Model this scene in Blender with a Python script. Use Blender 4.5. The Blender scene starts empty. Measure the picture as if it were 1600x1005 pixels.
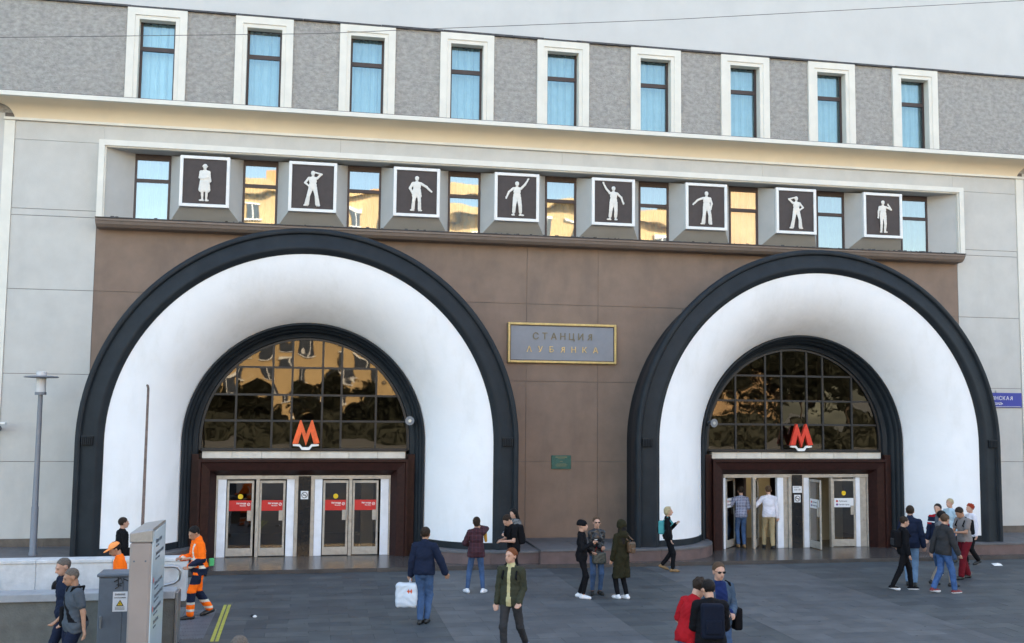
import bpy, math, random
import numpy as np
from mathutils import Vector, Matrix
R_ = math.radians
random.seed(7)
rng = np.random.RandomState(7)
scene = bpy.context.scene
COL = scene.collection

# ---------------------------------------------------------------- camera, sky, sun, exposure
CAM_H = 4.15
cd = bpy.data.cameras.new("camera")
cam = bpy.data.objects.new("camera", cd)
COL.objects.link(cam)
Fw = Vector((0.18933706, 0.97828292, 0.08434456))
Rt = Vector((0.98156718, -0.19084775, 0.0101495))
Up = Vector((-0.02602605, -0.08086817, 0.99638496))
M = Matrix((Rt, Up, -Fw)).transposed().to_4x4()
M.translation = Vector((0, 0, CAM_H))
cam.matrix_world = M
cd.sensor_width = 36.0
cd.lens = 36.0
cd.clip_start = 0.1
cd.clip_end = 2000
scene.camera = cam

SUN_EL, SUN_AZ = 32.0, 20.0
world = bpy.data.worlds.new("World")
scene.world = world
world.use_nodes = True
wn = world.node_tree
for n in list(wn.nodes):
    wn.nodes.remove(n)
sky = wn.nodes.new("ShaderNodeTexSky")
sky.sky_type = 'NISHITA'
sky.sun_disc = False
sky.sun_elevation = R_(SUN_EL)
sky.sun_rotation = R_(SUN_AZ)
sky.air_density = 1.0
sky.dust_density = 2.0
sky.ozone_density = 0.8
bg = wn.nodes.new("ShaderNodeBackground")
bg.inputs['Strength'].default_value = 0.15
wo = wn.nodes.new("ShaderNodeOutputWorld")
tint = wn.nodes.new("ShaderNodeVectorMath")
tint.operation = 'MULTIPLY'
tint.inputs[1].default_value = (1.07, 0.98, 0.85)      # the photograph's white balance
wn.links.new(sky.outputs[0], tint.inputs[0])
wn.links.new(tint.outputs[0], bg.inputs['Color'])
wn.links.new(bg.outputs[0], wo.inputs['Surface'])

sl = bpy.data.lights.new("sun", 'SUN')
sl.energy = 5.0
sl.angle = R_(0.5)
sl.color = (1.0, 0.86, 0.66)
sun = bpy.data.objects.new("sun", sl)
COL.objects.link(sun)
sd = Vector((math.sin(R_(SUN_AZ)) * math.cos(R_(SUN_EL)), math.cos(R_(SUN_AZ)) * math.cos(R_(SUN_EL)), math.sin(R_(SUN_EL))))
sun.rotation_euler = sd.to_track_quat('Z', 'Y').to_euler()
sun.location = (0, 60, 60)

vs = scene.view_settings
vs.view_transform = 'Standard'
vs.look = 'None'
vs.exposure = 2.47
vs.gamma = 1.0
vs.use_curve_mapping = False

# ---------------------------------------------------------------- materials
MATS = {}


def srgb(r, g, b):
    f = lambda c: (c / 255 / 12.92) if c / 255 <= 0.04045 else ((c / 255 + 0.055) / 1.055) ** 2.4
    return (f(r), f(g), f(b))


def mat(name, col, rough=0.8, var=0.1, scale=2.0, bump=0.0, bscale=30.0, metal=0.0, spec=0.5,
        dirt=None, dirt_amt=0.0, dirt_scale=0.6, streak=0.0, coat=0.0, emit=None, aniso=(1, 1, 1), bdist=0.02):
    if name in MATS:
        return MATS[name]
    m = bpy.data.materials.new(name)
    m.use_nodes = True
    nt = m.node_tree
    N, L = nt.nodes, nt.links
    p = N["Principled BSDF"]
    p.inputs['Roughness'].default_value = rough
    p.inputs['Metallic'].default_value = metal
    p.inputs['Specular IOR Level'].default_value = spec
    if coat:
        p.inputs['Coat Weight'].default_value = coat
        p.inputs['Coat Roughness'].default_value = 0.1
    tc = N.new("ShaderNodeTexCoord")
    mp = N.new("ShaderNodeMapping")
    mp.inputs['Scale'].default_value = aniso
    L.new(tc.outputs['Object'], mp.inputs['Vector'])
    base = None
    if var > 0:
        n1 = N.new("ShaderNodeTexNoise")
        n1.inputs['Scale'].default_value = scale
        n1.inputs['Detail'].default_value = 6
        n1.inputs['Roughness'].default_value = 0.6
        L.new(mp.outputs[0], n1.inputs['Vector'])
        r = N.new("ShaderNodeMapRange")
        r.inputs['From Min'].default_value = 0.3
        r.inputs['From Max'].default_value = 0.7
        r.inputs['To Min'].default_value = 1 - var
        r.inputs['To Max'].default_value = 1 + var
        L.new(n1.outputs['Fac'], r.inputs['Value'])
        mx = N.new("ShaderNodeVectorMath")
        mx.operation = 'SCALE'
        mx.inputs[0].default_value = col
        L.new(r.outputs[0], mx.inputs['Scale'])
        base = mx.outputs[0]
    if dirt is not None:
        n2 = N.new("ShaderNodeTexNoise")
        n2.inputs['Scale'].default_value = dirt_scale
        n2.inputs['Detail'].default_value = 8
        n2.inputs['Roughness'].default_value = 0.65
        m2 = N.new("ShaderNodeMapping")
        m2.inputs['Scale'].default_value = (1, 1, 0.35 if streak else 1)
        L.new(tc.outputs['Object'], m2.inputs['Vector'])
        L.new(m2.outputs[0], n2.inputs['Vector'])
        r2 = N.new("ShaderNodeMapRange")
        r2.inputs['From Min'].default_value = 0.5
        r2.inputs['From Max'].default_value = 0.8
        r2.inputs['To Max'].default_value = dirt_amt
        L.new(n2.outputs['Fac'], r2.inputs['Value'])
        mc = N.new("ShaderNodeMixRGB")
        mc.inputs[2].default_value = (*dirt, 1)
        if base:
            L.new(base, mc.inputs[1])
        else:
            mc.inputs[1].default_value = (*col, 1)
        L.new(r2.outputs[0], mc.inputs[0])
        base = mc.outputs[0]
    if base:
        L.new(base, p.inputs['Base Color'])
    else:
        p.inputs['Base Color'].default_value = (*col, 1)
    if bump > 0:
        n3 = N.new("ShaderNodeTexNoise")
        n3.inputs['Scale'].default_value = bscale
        n3.inputs['Detail'].default_value = 5
        L.new(mp.outputs[0], n3.inputs['Vector'])
        b = N.new("ShaderNodeBump")
        b.inputs['Strength'].default_value = bump
        b.inputs['Distance'].default_value = bdist
        L.new(n3.outputs['Fac'], b.inputs['Height'])
        L.new(b.outputs[0], p.inputs['Normal'])
    if emit:
        p.inputs['Emission Color'].default_value = (*emit[0], 1)
        p.inputs['Emission Strength'].default_value = emit[1]
    MATS[name] = m
    return m


def glass_mat(name, refl, tint, wave=0.0, wscale=2.0, through=(1, 1, 1)):
    m = bpy.data.materials.new(name)
    m.use_nodes = True
    N, L = m.node_tree.nodes, m.node_tree.links
    for n in list(N):
        N.remove(n)
    o = N.new("ShaderNodeOutputMaterial")
    g = N.new("ShaderNodeBsdfGlossy")
    g.inputs['Roughness'].default_value = 0.015
    g.inputs['Color'].default_value = (*tint, 1)
    t = N.new("ShaderNodeBsdfTransparent")
    t.inputs['Color'].default_value = (*through, 1)
    mx = N.new("ShaderNodeMixShader")
    lw = N.new("ShaderNodeFresnel")
    lw.inputs['IOR'].default_value = 1.5
    mr = N.new("ShaderNodeMath")
    mr.operation = 'ADD'
    mr.use_clamp = True
    mr.inputs[1].default_value = refl
    L.new(lw.outputs[0], mr.inputs[0])
    L.new(mr.outputs[0], mx.inputs[0])
    L.new(t.outputs[0], mx.inputs[1])
    L.new(g.outputs[0], mx.inputs[2])
    L.new(mx.outputs[0], o.inputs['Surface'])
    if wave:
        tc = N.new("ShaderNodeTexCoord")
        n3 = N.new("ShaderNodeTexNoise")
        n3.inputs['Scale'].default_value = wscale
        n3.inputs['Detail'].default_value = 1
        b = N.new("ShaderNodeBump")
        b.inputs['Strength'].default_value = 1.0
        b.inputs['Distance'].default_value = wave
        L.new(tc.outputs['Object'], n3.inputs['Vector'])
        L.new(n3.outputs['Fac'], b.inputs['Height'])
        L.new(b.outputs[0], g.inputs['Normal'])
    MATS[name] = m
    return m


def plaid_mat(name, c0, c1, c2, size=0.06):
    m = bpy.data.materials.new(name)
    m.use_nodes = True
    N, L = m.node_tree.nodes, m.node_tree.links
    p = N["Principled BSDF"]
    p.inputs['Roughness'].default_value = 0.9
    tc = N.new("ShaderNodeTexCoord")
    sp = N.new("ShaderNodeSeparateXYZ")
    L.new(tc.outputs['Object'], sp.inputs[0])
    outs = []
    for ax in ('X', 'Z'):
        a = N.new("ShaderNodeMath"); a.operation = 'DIVIDE'; a.inputs[1].default_value = size
        L.new(sp.outputs[ax], a.inputs[0])
        f = N.new("ShaderNodeMath"); f.operation = 'FRACT'
        L.new(a.outputs[0], f.inputs[0])
        g = N.new("ShaderNodeMath"); g.operation = 'LESS_THAN'; g.inputs[1].default_value = 0.4 if size < .07 else .14
        L.new(f.outputs[0], g.inputs[0])
        outs.append(g.outputs[0])
    mx1 = N.new("ShaderNodeMixRGB"); mx1.inputs[1].default_value = (*c0, 1); mx1.inputs[2].default_value = (*c1, 1)
    mx2 = N.new("ShaderNodeMixRGB"); mx2.inputs[2].default_value = (*c2, 1)
    L.new(outs[0], mx1.inputs[0])
    L.new(mx1.outputs[0], mx2.inputs[1])
    L.new(outs[1], mx2.inputs[0])
    L.new(mx2.outputs[0], p.inputs['Base Color'])
    MATS[name] = m
    return m


PL_GREY = mat("plaster_light_grey", (0.54, 0.525, 0.495), .85, .06, 1.6, .35, 45, dirt=(0.33, 0.33, 0.32), dirt_amt=.35, dirt_scale=.7, streak=1, bdist=.008)
PL_UP = mat("plaster_upper_pale", (0.56, 0.56, 0.55), .85, .04, .9, .2, 30, dirt=(0.42, 0.42, 0.42), dirt_amt=.3, dirt_scale=.4, streak=1, bdist=.008)
PL_BROWN = mat("plaster_brown", (0.226, 0.160, 0.122), .85, .12, 1.4, .35, 40, dirt=(0.115, 0.092, 0.08), dirt_amt=.65, dirt_scale=.8, streak=1, bdist=.008)
ROUGHC = mat("roughcast_grey", (0.375, 0.36, 0.338), .95, .26, 6.5, 1.0, 22, dirt=(0.24, 0.235, 0.23), dirt_amt=.6, dirt_scale=4.5, aniso=(1, 1, 1.5), bdist=.05)
TRIM = mat("trim_cream_white", (0.73, 0.70, 0.63), .75, .05, 2.0, .1, 40, dirt=(.5, .48, .43), dirt_amt=.25, dirt_scale=1.5, bdist=.005)
COVE = mat("cove_yellow_cream", (0.80, 0.68, 0.50), .8, .05, 1.0, .1, 20, dirt=(.5, .4, .28), dirt_amt=.3, dirt_scale=.5, bdist=.005)  # yellowish paint, with warm bounce light also put into the colour
SPLAY = mat("splay_grey_plaster", (0.46, 0.455, 0.44), .85, .05, 2.0, .1, 40, bdist=.005)
SOFFIT = mat("soffit_grey", (0.22, 0.22, 0.22), .9, .08, 2.0)
UNDER = mat("underside_taupe", (0.27, 0.235, 0.19), .9, .1, 3.0, dirt=(.12, .1, .08), dirt_amt=.5, dirt_scale=3)
RING = mat("arch_ring_blue_black", (0.011, 0.0155, 0.021), .6, .25, 2.0, .5, 12, spec=.28, dirt=(0.024, 0.028, 0.032), dirt_amt=.6, dirt_scale=1.2, bdist=.01)
WHITE = mat("funnel_white_paint", (0.84, 0.84, 0.86), .9, .025, 1.2, .45, 7, spec=.2, dirt=(.66, .65, .63), dirt_amt=.6, dirt_scale=1.1, streak=1, bdist=.01)
MAROON = mat("portal_maroon_granite", (0.024, 0.0075, 0.0065), .45, .35, 9, .1, 60, spec=.2, bdist=.003)
PLINTH = mat("plinth_red_granite", (0.13, 0.085, 0.08), .55, .25, 3, .1, 60, dirt=(.06, .05, .048), dirt_amt=.6, dirt_scale=2.0)
PLTOP = mat("plinth_top_grey_granite", (0.12, 0.115, 0.12), .6, .2, 4, .1, 60, dirt=(.06, .055, .05), dirt_amt=.5, dirt_scale=1.5)
DADO = mat("dado_brown_stone", (0.13, 0.105, 0.085), .8, .25, 4, .4, 30)
MARBLE = mat("lintel_white_marble", (0.62, 0.58, 0.52), .4, .1, 4, .1, 30, dirt=(.35, .3, .26), dirt_amt=.6, dirt_scale=3)
PARA = mat("parapet_white_marble", (0.60, 0.60, 0.61), .55, .16, 3, .1, 30, dirt=(.3, .31, .33), dirt_amt=.6, dirt_scale=1.6)
NEARW = mat("wall_rough_grey_granite", (0.13, 0.13, 0.12), .85, .2, 4, .5, 35, dirt=(.07, .07, .062), dirt_amt=.6, dirt_scale=1.3)
FRAME_BR = mat("window_frame_dark_brown", (0.045, 0.028, 0.026), .5, .1, 4)
FLASH = mat("flashing_dark_metal", (0.05, 0.05, 0.055), .6, .5, 6, .6, 15)
SILLB = mat("sill_brown_plaster", (0.22, 0.175, 0.15), .85, .12, 4, .2, 30, dirt=(.1, .08, .07), dirt_amt=.5, dirt_scale=2)
MULL = mat("fanlight_black_metal", (0.012, 0.012, 0.014), .5, .2, 5)
DOORW = mat("door_white_paint", (0.76, 0.77, 0.82), .45, .08, 5, dirt=(.3, .27, .24), dirt_amt=.5, dirt_scale=2.5)
DOORF = mat("door_frame_beige_metal", (0.43, 0.39, 0.34), .45, .15, 7, dirt=(.18, .15, .12), dirt_amt=.6, dirt_scale=4, metal=.3)
BLACKG = mat("column_black_granite", (0.012, 0.012, 0.013), .18, .3, 12)
RED = mat("letter_red_paint", (0.62, 0.035, 0.015), .4, .1, 5)
REDO = mat("letter_orange_red_paint", (0.75, 0.10, 0.02), .4, .25, 6)
WHITEP = mat("white_paint", (0.78, 0.77, 0.75), .6, .06, 3)
FIGW = mat("relief_white_plaster", (0.72, 0.69, 0.64), .7, .05, 20, .2, 60, bdist=.004)
BOARD = mat("relief_board_dark_brown", (0.060, 0.047, 0.045), .75, .12, 5, .2, 60)
GOLD = mat("gilded_frame", (0.52, 0.40, 0.17), .45, .15, 9, metal=.3)
GOLDL = mat("gilded_letter", (0.66, 0.46, 0.20), .45, .2, 12, metal=.1)
SLATE = mat("sign_board_blue_grey", (0.22, 0.232, 0.262), .55, .06, 3)
GREENP = mat("plaque_green_bronze", (0.022, 0.105, 0.085), .5, .25, 14, .3, 60)
BLUES = mat("street_sign_blue", (0.025, 0.035, 0.30), .4, .05, 3)
STEEL = mat("brushed_steel", (0.42, 0.42, 0.43), .3, .08, 20, metal=.9)
LAMPM = mat("lamp_grey_paint", (0.165, 0.175, 0.20), .45, .05, 4)
RUST = mat("rod_rusty_brown", (0.16, 0.115, 0.10), .8, .35, 8)
PLAT = mat("platform_polished_dark_stone", (0.075, 0.066, 0.062), .25, .25, 1.8, .05, 30, dirt=(.04, .035, .033), dirt_amt=.6, dirt_scale=1.2)
GLASS_UP = glass_mat("glass_coated_window", .13, (0.72, 0.93, 1.0), wave=0.004, wscale=1.1, through=(.62, .82, .88))
GLASS_BAND = glass_mat("glass_band_window", .19, (0.90, 0.96, 1.0), wave=0.006, wscale=.8, through=(.30, .48, .55))
GLASS_FAN = glass_mat("glass_old_fanlight", .03, (0.9, 0.85, 0.75), wave=0.0055, wscale=1.3, through=(.25, .25, .25))
GLASS_DOOR = glass_mat("glass_door", .10, (0.8, 0.8, 0.8), wave=0.003, wscale=2, through=(.5, .5, .5))
CURT = mat("curtain_white_cloth", (0.78, 0.8, 0.8), .9, .05, 3)
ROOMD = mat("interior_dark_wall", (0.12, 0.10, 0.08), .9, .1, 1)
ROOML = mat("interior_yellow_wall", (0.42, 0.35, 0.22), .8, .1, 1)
LAMPON = mat("lamp_lit_tube", (1, .95, .8), .5, 0, emit=((1, .85, .6), 6.0))
STK_R = mat("sticker_red", (0.52, 0.018, 0.018), .35, .04, 4)
STK_W = mat("sticker_white", (0.72, 0.72, 0.74), .4, .03, 4)
STK_Y = mat("sticker_yellow", (0.72, 0.47, 0.01), .4, .03, 4)
INK = mat("ink_black", (0.01, 0.01, 0.012), .6, 0)
INKG = mat("ink_grey", (0.10, 0.12, 0.15), .6, 0)


# ---------------------------------------------------------------- object helpers
def empty(name, loc=(0, 0, 0), label=None, cat=None, group=None, rz=0):
    o = bpy.data.objects.new(name, None)
    COL.objects.link(o)
    o.location = loc
    o.rotation_euler = (0, 0, rz)
    o.empty_display_size = .2
    tag(o, label, cat, group)
    return o


def tag(o, label=None, cat=None, group=None, kind=None):
    if label: o['label'] = label
    if cat: o['category'] = cat
    if group: o['group'] = group
    if kind: o['kind'] = kind
    return o


def wloc(o):
    v = Vector((0, 0, 0))
    while o is not None:
        v = v + o.location
        o = o.parent
    return v


class MB:
    def __init__(s):
        s.v = []; s.f = []; s.mi = []

    def add(s, v, f, mi=0):
        b = len(s.v)
        s.v += [tuple(p) for p in v]
        s.f += [tuple(i + b for i in q) for q in f]
        s.mi += [mi] * len(f)
        return s

    def box(s, x0, x1, y0, y1, z0, z1, mi=0):
        if x0 > x1: x0, x1 = x1, x0
        if y0 > y1: y0, y1 = y1, y0
        if z0 > z1: z0, z1 = z1, z0
        v = [(x0, y0, z0), (x1, y0, z0), (x1, y1, z0), (x0, y1, z0), (x0, y0, z1), (x1, y0, z1), (x1, y1, z1), (x0, y1, z1)]
        f = [(0, 3, 2, 1), (4, 5, 6, 7), (0, 1, 5, 4), (1, 2, 6, 5), (2, 3, 7, 6), (3, 0, 4, 7)]
        return s.add(v, f, mi)

    def prism(s, poly, y0, y1, mi=0):
        """poly: (x,z) counter-clockwise, extruded along y"""
        n = len(poly)
        v = [(x, y0, z) for x, z in poly] + [(x, y1, z) for x, z in poly]
        f = [tuple(range(n)), tuple(range(2 * n - 1, n - 1, -1))]
        f += [(i, n + i, n + (i + 1) % n, (i + 1) % n) for i in range(n)]
        return s.add(v, f, mi)

    def slab(s, poly, z0, z1, mi=0):
        """poly: (x,y) counter-clockwise seen from above, extruded up"""
        n = len(poly)
        v = [(x, y, z0) for x, y in poly] + [(x, y, z1) for x, y in poly]
        f = [tuple(range(n - 1, -1, -1)), tuple(range(n, 2 * n))]
        f += [(i, (i + 1) % n, n + (i + 1) % n, n + i) for i in range(n)]
        return s.add(v, f, mi)

    def tube(s, pts, r, seg=10, mi=0, cap=True, radii=None):
        pts = [Vector(p) for p in pts]
        rings = []
        b = len(s.v)
        prev = None
        for i, p in enumerate(pts):
            d = (pts[min(i + 1, len(pts) - 1)] - pts[max(i - 1, 0)]).normalized()
            a = prev if prev is not None else (Vector((0, 0, 1)) if abs(d.z) < .9 else Vector((1, 0, 0)))
            u = (a - d * a.dot(d)).normalized()
            prev = u
            w = d.cross(u)
            rr = radii[i] if radii else r
            for k in range(seg):
                t = 2 * math.pi * k / seg
                s.v.append(tuple(p + u * math.cos(t) * rr + w * math.sin(t) * rr))
        for i in range(len(pts) - 1):
            for k in range(seg):
                a0 = b + i * seg + k; a1 = b + i * seg + (k + 1) % seg
                s.f.append((a0, a1, a1 + seg, a0 + seg)); s.mi.append(mi)
        if cap:
            s.f.append(tuple(b + k for k in range(seg - 1, -1, -1))); s.mi.append(mi)
            s.f.append(tuple(b + (len(pts) - 1) * seg + k for k in range(seg))); s.mi.append(mi)
        return s

    def lathe(s, prof, c=(0, 0), seg=20, mi=0):
        """prof: (r,z) list"""
        b = len(s.v)
        for r, z in prof:
            for k in range(seg):
                t = 2 * math.pi * k / seg
                s.v.append((c[0] + r * math.cos(t), c[1] + r * math.sin(t), z))
        for i in range(len(prof) - 1):
            for k in range(seg):
                a0 = b + i * seg + k; a1 = b + i * seg + (k + 1) % seg
                s.f.append((a0, a1, a1 + seg, a0 + seg)); s.mi.append(mi)
        s.f.append(tuple(b + k for k in range(seg - 1, -1, -1))); s.mi.append(mi)
        s.f.append(tuple(b + (len(prof) - 1) * seg + k for k in range(seg))); s.mi.append(mi)
        return s

    def build(s, name, mats, parent=None, smooth=False, world=True, bevel=0, fix=True):
        me = bpy.data.meshes.new(name)
        off = wloc(parent) if (parent is not None and world) else Vector((0, 0, 0))
        me.from_pydata([(x - off.x, y - off.y, z - off.z) for x, y, z in s.v], [], s.f)
        if not isinstance(mats, (list, tuple)): mats = [mats]
        for m in mats: me.materials.append(m)
        if len(mats) > 1: me.polygons.foreach_set('material_index', s.mi)
        me.validate()
        if fix:
            import bmesh
            bm = bmesh.new(); bm.from_mesh(me)
            bmesh.ops.recalc_face_normals(bm, faces=bm.faces)
            if bevel:
                bmesh.ops.bevel(bm, geom=list(bm.edges), offset=bevel, segments=1, affect='EDGES', clamp_overlap=True)
            bm.to_mesh(me); bm.free()
        if smooth:
            me.polygons.foreach_set('use_smooth', [True] * len(me.polygons))
            try:
                me.set_sharp_from_angle(angle=R_(40))
            except Exception:
                pass
        o = bpy.data.objects.new(name, me)
        COL.objects.link(o)
        o.parent = parent
        return o


def copy_tree(o, parent=None):
    c = o.copy()
    COL.objects.link(c)
    c.parent = parent
    for ch in list(o.children):
        copy_tree(ch, c)
    return c


def text_geo(s, size, depth=0.01, font_bold=0.0, spacing=1.0):
    cu = bpy.data.curves.new("text", 'FONT')
    cu.body = s
    cu.size = size
    cu.extrude = depth / 2
    cu.offset = font_bold
    cu.space_character = spacing
    cu.resolution_u = 2
    cu.align_x = 'LEFT'
    o = bpy.data.objects.new("text", cu)
    COL.objects.link(o)
    dg = bpy.context.evaluated_depsgraph_get()
    me = bpy.data.meshes.new_from_object(o.evaluated_get(dg))
    v = [tuple(p.co) for p in me.vertices]
    f = [tuple(p.vertices) for p in me.polygons]
    bpy.data.objects.remove(o); bpy.data.curves.remove(cu); bpy.data.meshes.remove(me)
    return v, f


def put_text(mb, s, size, x, y, z, depth=.01, align='c', mi=0, bold=0.0, width=None, flipx=None):
    """text on a wall facing -Y, baseline at z"""
    v, f = text_geo(s, size, depth, bold)
    if not v: return mb
    x0 = min(p[0] for p in v); x1 = max(p[0] for p in v)
    k = 1.0
    if width: k = width / (x1 - x0)
    sh = {'c': -(x0 + x1) / 2, 'l': -x0, 'r': -x1}[align]
    mb.add([(x + (p[0] + sh) * k, y - p[2], z + p[1]) for p in v], f, mi)
    return mb

# ================================================================ THE STATION BUILDING
CX, BAY = 7.067, 2.884
YW = 28.94
ARCH_L, ARCH_R = CX - 2.5 * BAY, CX + 2.5 * BAY
ZC, ZP = 3.20, 0.43          # arch springing centre, plinth top
PLATZ = 0.10

bld = empty('station_building', (CX, YW, 0), 'wide grey and brown plastered station building with a row of tall windows', 'building')


def u_sweep(prof, x0, x1, zb, zt, mb=None, mi=0):
    """prof (d,y): d measured inward from the outer edge; path up the left side, over the top, down the right"""
    mb = mb or MB()
    n = len(prof)
    v = []
    for k in range(4):
        for d, y in prof:
            v.append([(x0 + d, y, zb), (x0 + d, y, zt - d), (x1 - d, y, zt - d), (x1 - d, y, zb)][k])
    f = [(k * n + i, k * n + i + 1, (k + 1) * n + i + 1, (k + 1) * n + i) for k in range(3) for i in range(n - 1)]
    return mb.add(v, f, mi)


def arch_sweep(prof, xc, zc, zb, seg=56, mb=None, mi=0):
    """prof (r,y) swept up the left leg, round the half circle and down the right leg"""
    mb = mb or MB()
    n = len(prof)
    v = []
    st = [('L', zb), ('L', zb + (zc - zb) * .5)] + [('A', math.pi * (1 - i / seg)) for i in range(seg + 1)] + [('R', zb + (zc - zb) * .5), ('R', zb)]
    for kind, t in st:
        for r, y in prof:
            if kind == 'L': v.append((xc - r, y, t))
            elif kind == 'R': v.append((xc + r, y, t))
            else: v.append((xc + r * math.cos(t), y, zc + r * math.sin(t)))
    f = [(k * n + i, k * n + i + 1, (k + 1) * n + i + 1, (k + 1) * n + i) for k in range(len(st) - 1) for i in range(n - 1)]
    return mb.add(v, f, mi)


# --- wall panels with real joints, on a backing wall
def panels(xs, zs, m, y=YW, gap=.007, th=.05):
    for i in range(len(xs) - 1):
        for j in range(len(zs) - 1):
            MB().box(xs[i] + gap, xs[i + 1] - gap, y, y + th, zs[j] + gap, zs[j + 1] - gap).build('wall_panel', m, bld)


b = MB()
b.box(-45, -5.84, YW + .02, YW + .5, 0, 11.9)
b.box(19.97, 60, YW + .02, YW + .5, 0, 11.9)
for x0, x1 in ((-5.84, ARCH_L - 3.5), (ARCH_L + 3.5, ARCH_R - 3.5), (ARCH_R + 3.5, 19.97)):
    b.box(x0, x1, YW + .02, YW + .5, 0, 9.05)
for xc in (ARCH_L, ARCH_R):
    b.box(xc - 3.5, xc + 3.5, YW + .02, YW + .5, 6.45, 9.05)
b.box(-5.84, 19.97, YW + .02, YW + .5, 11.10, 11.9)
b.build('wall', mat("joint_mortar", (.16, .14, .13), .9, .1), bld)
panels([-5.84, 6.03, 8.17, 19.97], [7.17, 8.95], PL_BROWN)
panels([-5.84, ARCH_L - 3.5], [0.05, 2.63, 4.93, 7.17], PL_BROWN)
panels([ARCH_L + 3.5, 6.03, 8.17, ARCH_R - 3.5], [0.05, 2.63, 4.93, 7.17], PL_BROWN)
panels([ARCH_R + 3.5, 19.97], [0.05, 2.63, 4.93, 7.17], PL_BROWN)
ZJ = [0.05, 2.63, 4.93, 7.17, 9.15, 9.33, 11.2]
panels([-8.0, -5.84], ZJ, PL_GREY)
panels([19.97, 22.13], ZJ, PL_GREY)
panels([-8.0, -5.74, 0.6, 7.06, 13.4, 19.88, 22.13], [11.2, 11.70], PL_GREY, gap=.003)
panels([-16, -12, -8.26], ZJ[:-1] + [11.9], PL_GREY)
panels([22.39, 26, 30], ZJ[:-1] + [11.9], PL_GREY)
for x0, x1 in ((-8.26, -8.0), (22.13, 22.39)):
    MB().box(x0, x1, YW - .035, YW + .05, .05, 11.70).build('pilaster_strip', TRIM, bld)
# dado blocks along the terrace
for x0, x1 in ((-20, -5.3), (19.4, 32)):
    n = int((x1 - x0) / 1.4)
    for i in range(n):
        a = x0 + (x1 - x0) * i / n; c = x0 + (x1 - x0) * (i + 1) / n
        MB().box(a + .004, c - .004, YW - .05, YW + .01, ZP, .64 + .0).build('dado_block', DADO, bld)

# --- upper storey : roughcast, windows, smooth wall above
WIN_X = [CX + (i - 4) * BAY for i in range(9)]
ZB_W, ZT_W = 12.28, 15.07
edges = [-45] + sum([[x - .74, x + .74] for x in WIN_X], []) + [60]
rr = MB()
for i in range(0, len(edges), 2):
    rr.box(edges[i], edges[i + 1], YW, YW + .5, 11.9, ZT_W)
for x in WIN_X:
    rr.box(x - .74, x + .74, YW + .02, YW + .5, 14.98, ZT_W)
rr.build('roughcast_wall', ROUGHC, bld)
MB().box(-45, 60, YW - .03, YW + .5, ZT_W + .045, 26).build('upper_wall', PL_UP, bld)
# ragged metal strip between the roughcast and the smooth wall
ff = MB()
x = -20.0
while x < 34:
    L_ = random.uniform(.7, 2.6)
    ff.box(x, min(x + L_ - .01, 34), YW - .075 - random.uniform(0, .02), YW + .02, ZT_W - .012, ZT_W + .042 + random.uniform(-.012, .004))
    x += L_
ff.build('flashing_strip', FLASH, bld)


def frame_rects(x0, x1, z0, z1, t, y0, y1, bars=(), mb=None, mi=0):
    mb = mb or MB()
    mb.box(x0, x0 + t, y0, y1, z0, z1, mi); mb.box(x1 - t, x1, y0, y1, z0, z1, mi)
    mb.box(x0 + t, x1 - t, y0, y1, z1 - t, z1, mi); mb.box(x0 + t, x1 - t, y0, y1, z0, z0 + t, mi)
    for a, c in bars:
        mb.box(x0 + t, x1 - t, y0 - .005, y1 + .005, a, c, mi)
    return mb


CURTS = [CURT, mat('curtain_cream_cloth', (.70, .69, .64), .9, .08, 3), mat('curtain_grey_cloth', (.60, .62, .63), .9, .08, 3)]


def curtain(xc, hw, z0, z1, y, parent, phase):
    n = 40
    v = []; f = []
    for j, z in enumerate((z0, z1)):
        for i in range(n + 1):
            t = i / n
            v.append((xc - hw + 2 * hw * t, y + .035 * math.sin(t * 34 + phase) + .02 * math.sin(t * 61 + phase * 2), z))
    for i in range(n): f.append((i, i + 1, n + 2 + i, n + 1 + i))
    return MB().add(v, f).build('curtain', CURTS[int(phase * 7) % 3], parent, smooth=True, fix=False)


def pane(x0, x1, z0, z1, y, m, parent, tx=0, tz=0):
    """a pane with a hair of real tilt"""
    v = [(x0, y, z0), (x1, y + tx, z0), (x1, y + tx + tz, z1), (x0, y + tz, z1)]
    v += [(a, q + .006, c) for a, q, c in v]
    f = [(0, 1, 2, 3), (7, 6, 5, 4), (0, 4, 5, 1), (1, 5, 6, 2), (2, 6, 7, 3), (3, 7, 4, 0)]
    return MB().add(v[:4], [(0, 1, 2, 3)]).build('pane', m, parent, fix=False)


for i, x in enumerate(WIN_X):
    pr = [(0, YW), (0, YW - .075), (.195, YW - .075), (.21, YW - .045), (.31, YW - .045), (.31, YW + .30)]
    u_sweep(pr, x - .79, x + .79, ZB_W, ZT_W - .02).build('window_surround', TRIM, bld)
    y0 = YW + .22
    w = frame_rects(x - .48, x + .48, ZB_W, 14.80, .065, y0, y0 + .07, [(13.93, 14.05)]).build('window', FRAME_BR, bld)
    pane(x - .42, x + .42, 14.05, 14.74, y0 + .03, GLASS_UP, w, random.uniform(-.003, .003), random.uniform(-.004, .004))
    pane(x - .42, x + .42, ZB_W + .05, 13.93, y0 + .03, GLASS_UP, w, random.uniform(-.003, .003), random.uniform(-.006, .006))
    curtain(x, .5, ZB_W, 14.8, y0 + .28, w, i * 1.7)

# --- cornice: cove with a lip, returned at both ends
cp = [(0.06, 11.775), (.075, 11.83), (.12, 11.92), (.20, 12.02), (.32, 12.10), (.48, 12.155), (.66, 12.175)]
lp = [(.66, 12.172), (.80, 12.165), (.80, 12.275), (.78, 12.29), (0.0, 12.33)]


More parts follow.
